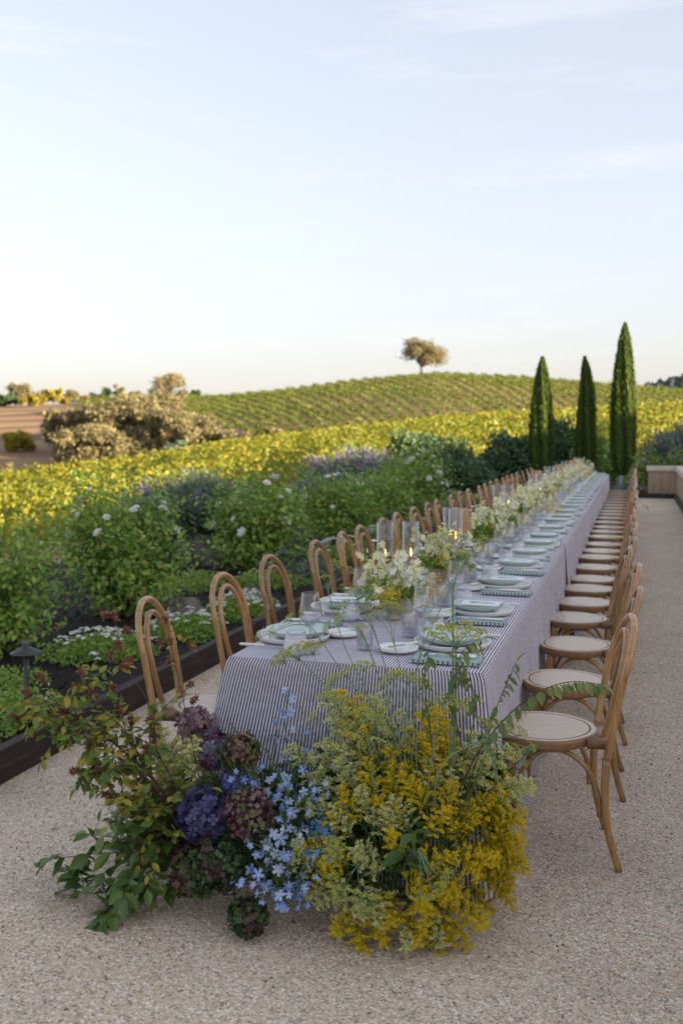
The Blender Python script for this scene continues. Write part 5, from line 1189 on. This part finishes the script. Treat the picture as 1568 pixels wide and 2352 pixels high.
# fennel: thin stems with umbels
um = [umbel_mesh('umbel', 400+k, 15+2*k) for k in range(3)]
umc = 0
def fennel(path, heads, r0=.0026, seed=0, us=1.0, stemm=stem_pale, parent=ARR):
    "path: px points; heads: list of (px,py,Y,scale) joined to the path end or to the nearest point"
    global umc
    C = catmull([at(*p) for p in path], 6); st = MB(); st.tube(C, np.linspace(r0, r0*.5, len(C)), 6)
    tips = []
    for (hx, hy, hY, hs) in heads:
        t_ = at(hx, hy, hY); i = int(np.argmin(np.linalg.norm(C-t_, axis=1)+.0*t_[2])); i = max(0, i-7) if np.linalg.norm(C[-1]-t_) > .01 else len(C)-1
        if i < len(C)-1:
            B = bezier(C[i], C[i]+(C[min(i+3, len(C)-1)]-C[i])*1.2, t_-np.array([0, 0, .02]), 8); st.tube(B, np.linspace(r0*.55, r0*.35, 8), 5); d = B[-1]-B[-2]
            e = B[-1]
        else: d = C[-1]-C[-3]; e = C[-1]
        tips.append((e, d, hs))
    so_ = st.build('fennel_stem', stemm, None)
    if parent is ARR: A(so_)
    else: so_.parent = parent
    for e, d, hs in tips:
        pr = um[umc % 3]; o = pr if umc < 3 else pr.copy()
        if umc >= 3: COL.objects.link(o)
        umc += 1
        d = d/np.linalg.norm(d)+np.array([0, -.1, .7]); aim(o, tuple(e), tuple(e+d), hs*us, g.uniform(0, 6)); o.parent = so_
FN = [
 ([(900, 1850, 3.1), (850, 1700, 3.12), (760, 1590, 3.14), (688, 1512, 3.15)], [(688, 1505, 3.15, 1.3), (655, 1512, 3.12, 1.0), (720, 1492, 3.15, 1.0)]),
 ([(910, 1850, 3.15), (850, 1640, 3.18), (770, 1520, 3.2), (702, 1430, 3.2), (640, 1440, 3.2)], [(632, 1440, 3.2, .5), (670, 1412, 3.2, .5), (600, 1450, 3.2, .45)]),
 ([(900, 1800, 3.1), (845, 1600, 3.15), (790, 1480, 3.2), (752, 1350, 3.3), (768, 1305, 3.3)], [(770, 1290, 3.3, .55), (800, 1300, 3.3, .4), (745, 1320, 3.3, .45), (782, 1340, 3.3, .35)]),
 ([(930, 1800, 3.1), (900, 1600, 3.15), (860, 1450, 3.2), (820, 1370, 3.3)], [(818, 1358, 3.3, .8), (795, 1385, 3.3, .6), (840, 1395, 3.25, .6)]),
 ([(930, 1800, 3.1), (890, 1620, 3.12), (835, 1460, 3.2), (800, 1420, 3.2)], [(790, 1415, 3.2, .7), (760, 1430, 3.2, .6), (830, 1440, 3.2, .6)]),
 ([(950, 1800, 3.1), (930, 1600, 3.12), (905, 1480, 3.15), (890, 1410, 3.2)], [(892, 1395, 3.2, .9), (915, 1400, 3.2, .7), (868, 1410, 3.2, .7)]),
 ([(960, 1800, 3.1), (950, 1640, 3.1), (960, 1520, 3.12), (1010, 1400, 3.2), (1060, 1290, 3.3)], [(1062, 1272, 3.3, .7), (1030, 1252, 3.3, .4), (975, 1390, 3.2, .5), (990, 1420, 3.2, .5)]),
 ([(1040, 1760, 3.05), (1045, 1620, 3.03), (1047, 1490, 3.03)], [(1047, 1478, 3.03, 1.9)], .0062),
 ([(1030, 1760, 3.05), (1038, 1600, 3.0), (1040, 1400, 3.05), (1038, 1330, 3.05)], [(1012, 1245, 3.05, 1.1)], .004),
 ([(1038, 1420, 3.05), (1045, 1330, 3.06), (1090, 1250, 3.1)], [(1095, 1240, 3.1, .5), (1108, 1228, 3.1, .4)], .0022),
 ([(940, 1830, 3.05), (890, 1700, 3.0), (845, 1600, 3.0), (820, 1560, 3.0)], [(800, 1545, 3.0, .8), (835, 1530, 3.0, .8), (770, 1560, 3.0, .7)]),
 ([(930, 1830, 3.05), (930, 1700, 2.98), (935, 1580, 2.98)], [(935, 1560, 2.98, 1.0), (965, 1570, 2.98, .8), (905, 1550, 2.98, .8), (880, 1570, 2.98, .6)]),
 ([(980, 1850, 3.0), (990, 1750, 2.98), (1010, 1640, 2.98)], [(1020, 1610, 2.98, .9), (1050, 1620, 2.98, .8), (990, 1620, 2.98, .8)]),
 ([(1000, 1860, 3.0), (1000, 1800, 2.95), (1030, 1740, 2.95), (1110, 1700, 3.0), (1190, 1690, 3.02)], [(1195, 1685, 3.02, .6), (1150, 1665, 3.02, .7), (1215, 1705, 3.02, .4), (1110, 1660, 3.02, .7), (1175, 1710, 3.0, .5)], .0035),
 ([(1150, 1840, 3.05), (1130, 1740, 3.04), (1090, 1640, 3.02)], [(1085, 1615, 3.02, .9), (1120, 1660, 3.02, .6)], .0032),
 ([(860, 1830, 3.0), (850, 1720, 2.98), (835, 1660, 2.98)], [(835, 1640, 2.98, .9), (815, 1670, 2.98, .7), (860, 1650, 2.98, .7)]),
 ([(830, 1830, 3.0), (780, 1700, 3.0), (755, 1620, 3.0)], [(750, 1600, 3.0, .8), (725, 1640, 3.0, .6), (775, 1610, 3.0, .7)]),
 ([(840, 1960, 2.9), (820, 1990, 2.84), (800, 2010, 2.80)], [(795, 2015, 2.8, 1.2), (830, 2040, 2.8, 1.1), (780, 1960, 2.8, 1.0)]),
 ([(1000, 2010, 2.9), (960, 1950, 2.8), (985, 2010, 2.78)], [(990, 2020, 2.78, .8), (965, 2030, 2.78, .7), (1010, 2000, 2.78, .6)], .0035),
 ([(760, 1960, 2.95), (740, 1950, 2.88), (715, 1945, 2.85)], [(705, 1945, 2.85, 1.1), (730, 1970, 2.85, .9), (760, 1935, 2.85, .8)]),
]
for i, f_ in enumerate(FN): fennel(f_[0], f_[1], f_[2] if len(f_) > 2 else .0022, i)
# feathery stems behind
fs_ = MB()
for k in range(46):
    x0 = g.uniform(780, 1040); b0 = at(x0+30, 1840, 3.2); t0 = at(x0+(x0-930)*.5+g.normal()*20, g.uniform(1560, 1700), 3.22)
    fs_.tube(bezier(b0, (b0+t0)/2+np.array([g.normal()*.02, 0, 0]), t0, 7), np.linspace(.0016, .0008, 7), 4, 0, .3, False)
A(fs_.build('stems', stem_pale, None))
# drooping leafy stems
def BR(nm, pts, lm, seed, **k): return A(leafy_branch(nm, [at(*p) for p in pts], None, lm, seed, **k))
BR('drooping_leaf_stem', [(1060, 1720, 3.0), (1040, 1600, 3.0), (1060, 1500, 3.0), (1105, 1465, 3.02)], m_olive, 1, r0=.0022, leaves=13, ls=.062, T=LEAFN, droop=1.1, start=.3)
BR('drooping_leaf_stem', [(1000, 1780, 3.0), (985, 1660, 3.0), (975, 1560, 3.0), (985, 1490, 3.0)], m_olive, 2, r0=.0022, leaves=12, ls=.062, T=LEAFN, droop=1.2, start=.3)
BR('drooping_leaf_stem', [(1060, 1760, 3.0), (1090, 1640, 3.0), (1080, 1560, 3.0), (1060, 1520, 3.0)], m_olive, 3, r0=.0022, leaves=10, ls=.065, T=LEAFN, droop=1.2, start=.3)
BR('arching_branch', [(1040, 1850, 3.05), (1090, 1740, 3.02), (1160, 1650, 3.0), (1235, 1590, 2.98), (1310, 1566, 2.98), (1382, 1572, 2.98)], m_olive, 4, r0=.0030, leaves=32, ls=.043, T=LEAF, droop=1.3, start=.25, jit=.35)
BR('arching_branch', [(1060, 1850, 3.1), (1110, 1700, 3.1), (1150, 1600, 3.1), (1185, 1520, 3.12)], m_olive, 5, r0=.003, leaves=20, ls=.052, T=LEAFN, droop=.9, start=.35)
BR('leafy_branch', [(1080, 1880, 3.1), (1140, 1800, 3.08), (1195, 1745, 3.06), (1210, 1730, 3.06)], m_olive, 6, r0=.0025, leaves=9, ls=.05, T=LEAF, droop=.3, start=.5)
BR('leafy_branch', [(930, 2000, 2.9), (935, 1940, 2.84), (960, 1900, 2.80)], m_lau, 7, r0=.0025, leaves=12, ls=.075, T=LEAF, droop=.5, start=.1)
# abelia sprays on the left
ab = [([(460, 1950, 3.05), (400, 1850, 3.0), (300, 1740, 2.95), (180, 1650, 2.92), (60, 1590, 2.9)], 80, 6, 11), ([(450, 1950, 3.05), (370, 1830, 2.95), (250, 1720, 2.9), (130, 1640, 2.86), (30, 1650, 2.84)], 74, 6, 12),
      ([(440, 1930, 3.02), (360, 1800, 2.96), (290, 1690, 2.94), (225, 1610, 2.92), (185, 1540, 2.92)], 60, 5, 13), ([(430, 1930, 3.05), (370, 1850, 3.0), (320, 1760, 2.98), (280, 1650, 2.98), (260, 1580, 2.98)], 55, 5, 14),
      ([(440, 1960, 3.0), (350, 1860, 2.9), (280, 1780, 2.86), (210, 1740, 2.84)], 56, 5, 15), ([(430, 1960, 3.0), (340, 1900, 2.88), (270, 1840, 2.84), (210, 1810, 2.84)], 50, 4, 16),
      ([(420, 1940, 3.0), (300, 1770, 2.9), (190, 1690, 2.86), (80, 1690, 2.84)], 56, 5, 17), ([(430, 1970, 2.98), (370, 1900, 2.88), (330, 1850, 2.84), (300, 1800, 2.84)], 50, 4, 18),
      ([(440, 1900, 3.02), (400, 1800, 2.98), (360, 1720, 2.98), (345, 1650, 2.98)], 40, 4, 19), ([(420, 1930, 3.0), (340, 1790, 2.9), (250, 1760, 2.85), (170, 1770, 2.84)], 44, 4, 20)]
for i, (pp, nl, sb, sd) in enumerate(ab):
    BR('abelia_branch', pp, m_ab, sd, r0=.0045, leaves=int(nl*1.7), ls=.040, T=LEAF, droop=.25, start=.22, sub=sb+4, sublen=.13, clusters=3 if i < 4 else 1, clm=m_abf, cs=.018, jit=.8)
BR('abelia_twig', [(350, 1850, 3.0), (345, 1700, 3.05), (338, 1610, 3.1), (300, 1550, 3.12), (275, 1480, 3.12), (265, 1412, 3.12)], m_abf, 31, r0=.0030, leaves=10, ls=.02, T=LEAFN, droop=.1, start=.6, sub=6, sublen=.07, clusters=7, clm=m_abf, cs=.018)
BR('abelia_twig', [(470, 1850, 3.0), (440, 1700, 3.02), (415, 1580, 3.05), (395, 1490, 3.06), (380, 1420, 3.06)], m_ab, 32, r0=.0022, leaves=26, ls=.026, T=LEAF, droop=.2, start=.3, sub=7, sublen=.10, clusters=6, clm=m_abf, cs=.016)
# dark laurel-like sprays at lower left
for i, (pp, nl) in enumerate([([(430, 1960, 2.98), (330, 1960, 2.86), (230, 1960, 2.84), (110, 1975, 2.90)], 22), ([(420, 1980, 2.98), (320, 2010, 2.88), (240, 2050, 2.84), (160, 2045, 2.88)], 20),
    ([(420, 1990, 2.98), (330, 2040, 2.88), (270, 2080, 2.80), (245, 2110, 2.775)], 20), ([(420, 1960, 2.96), (300, 1930, 2.84), (200, 1915, 2.86)], 18), ([(430, 1990, 2.98), (380, 2040, 2.88), (345, 2060, 2.84)], 13),
    ([(420, 1960, 2.96), (340, 1980, 2.86), (290, 2030, 2.80), (260, 2060, 2.80)], 18), ([(440, 1950, 2.98), (380, 1930, 2.9), (310, 1960, 2.84), (230, 2010, 2.82)], 18), ([(440, 1920, 3.0), (370, 1880, 2.9), (320, 1890, 2.86)], 14)]):
    W_ = [at(*p) for p in pp]; W_ = [np.array([a, b_, max(c, .03)]) for a, b_, c in W_]
    A(leafy_branch('laurel_branch', W_, None, m_lau, 50+i, r0=.0035, leaves=nl+12, ls=.070, T=LEAF, droop=.25, start=.25, sub=3, sublen=.10, jit=.6))

# ------------------------------------------------------------------ bouquets in vases along the table
def bouquet(seed, first=False):
    g = np.random.default_rng(seed); root = empty('bouquet')
    n = 800; d = rdirs(n); d[:, 2] = np.abs(d[:, 2])*.9; q = d*np.array([.14, .18, .10])*g.uniform(.3, 1, n)[:, None]+np.array([0, 0, .10])
    gmb = MB().inst(LEAFN, scaled(frames(d+g.normal(size=d.shape)*.7, g.normal(size=d.shape)+np.array([0, 0, 1.])), g.uniform(.02, .045, n)), q, g.random(n))
    gr = MB(); gr.ch = gmb.ch; gr.n = gmb.n
    st = MB(); P, D = [], []
    for k in range(34 if not first else 26):
        a = g.uniform(0, 2*PI); e = g.uniform(0, 1)**.7; L = g.uniform(.11, .31)*(1-.25*e); tip = np.array([math.cos(a)*e*.19, math.sin(a)*e*.24, .09+L*.85])
        C = bezier(np.array([0, 0, .06]), np.array([tip[0]*.3, tip[1]*.3, tip[2]*.7]), tip, 9); st.tube(C, .0012, 4, 0, .3, False)
        m = g.integers(6, 11); f = g.uniform(.42, 1, m)*8; i = np.minimum(f.astype(int), 7); p = C[i]+(C[i+1]-C[i])*(f-i)[:, None]+g.normal(size=(m, 3))*.012
        P.append(p); D.append(g.normal(size=(m, 3))*.7+np.array([math.cos(a)*.5, math.sin(a)*.5-.3, .3]))
    st.build('stems', stem_g, root)
    P = np.concatenate(P); D = np.concatenate(D); m = len(P)
    MB().inst(ORCH, scaled(frames(D), g.uniform(.022, .042, m)), P, g.random(m)).build('cream_blossoms', m_cream, root, False)
    m = 900; c = np.array([[g.normal()*.11, g.normal()*.15, .09+.10*g.random()] for _ in range(11)]); p = c[g.integers(0, 11, m)]+g.normal(size=(m, 3))*np.array([.022, .022, .022])
    gr.inst(OCT, scaled(frames(rdirs(m)), g.uniform(.005, .009, m)), p, g.random(m), 1).build('greenery_and_goldenrod', [m_rose, m_gold], root, False)  # unattached goldenrod buds share the leaf mesh
    if first:
        for x_, y_, z_, dd in ((-.10, -.02, .20, (-.3, -1, .3)), (-.0, -.10, .135, (.1, -1, .3)), (.10, -.05, .215, (.3, -1, .4)), (-.08, -.06, .12, (-.4, -1, .2)), (.03, .02, .27, (0, -1, .5))):
            mb = MB().inst(COSMOS, scaled(frames(np.array([dd], float)), [.066]), np.array([[x_, y_, z_]]), np.array([.7])); mb.inst(OCT, scaled(frames(np.array([dd], float)), [.011]), np.array([[x_, y_, z_]])+np.array(dd)*.005, np.array([.5]), 1)
            mb.tube([(0, 0, .06), (x_*.6, y_*.6, z_*.7), (x_, y_, z_)], .001, 5, 2, .3, False)
            mb.build('cosmos_bloom', [m_cream, m_yeye, stem_g], root, False)
    return root
vase0 = lat('flower_vase', [(.001, .0), (.036, 0), (.038, .004), (.026, .016), (.026, .024), (.05, .045), (.062, .075), (.064, .098), (.060, .098), (.058, .075), (.045, .05), (.001, .04)], vase_m, 32)
bq = [bouquet(500, True), bouquet(501), bouquet(502), bouquet(503)]
by_ = [(-1.0, 4.22), (-.98, 5.22), (-1.0, 6.85), (-.97, 7.7)]+[(-.98+.04*math.sin(k*2.1), 8.95+.88*k) for k in range(13)]
seen_b = set()
for i, (x_, y_) in enumerate(by_):
    put(vase0, x_, y_, TT, i*.7, f'taupe footed ceramic vase, {ORD[i]} from the near end of the table', 'vase', 'ceramic vases down the middle of the table')
    k = 0 if i == 0 else 1+(i % 3); pr = bq[k]; o = pr if k not in seen_b else copy_tree(pr); seen_b.add(k)
    o.location = (x_, y_, TT); o.rotation_euler = (0, 0, 0 if i == 0 else i*1.3); sc_ = 1.0; o.scale = (sc_, sc_*1.15 if i > 2 else sc_, sc_)
    tag(o, ['cream cosmos and yellow bouquet in the vase nearest the camera', 'tall cream bouquet in the second vase from the near end'][i] if i < 2 else f'cream and yellow bouquet in the {ORD[i]} vase from the near end', 'bouquet', 'bouquets down the middle of the table')
FA = empty('floor_flower_arrangement', (-.42, 20.75, 0)); tag(FA, 'small pale blue and white flower arrangement at the far end of the table', 'flower arrangement')
g = np.random.default_rng(77); n = 900; q = np.column_stack([g.normal(size=n)*.28-.1, g.normal(size=n)*.12, g.uniform(.02, .55, n)])
MB().inst(LEAFN, scaled(frames(g.normal(size=(n, 3))), g.uniform(.05, .10, n)), q, g.random(n)).build('foliage', m_lau, FA, False)
for k in range(14):
    x0 = g.uniform(-.45, .42); delph = delph_path('delphinium_spike', [np.array([x0*.3, 0, .05]), np.array([x0*.8, -.05, .35]), np.array([x0, -.06, g.uniform(.5, .85)])], 9, FA, 700+k, .05, .03, .35)
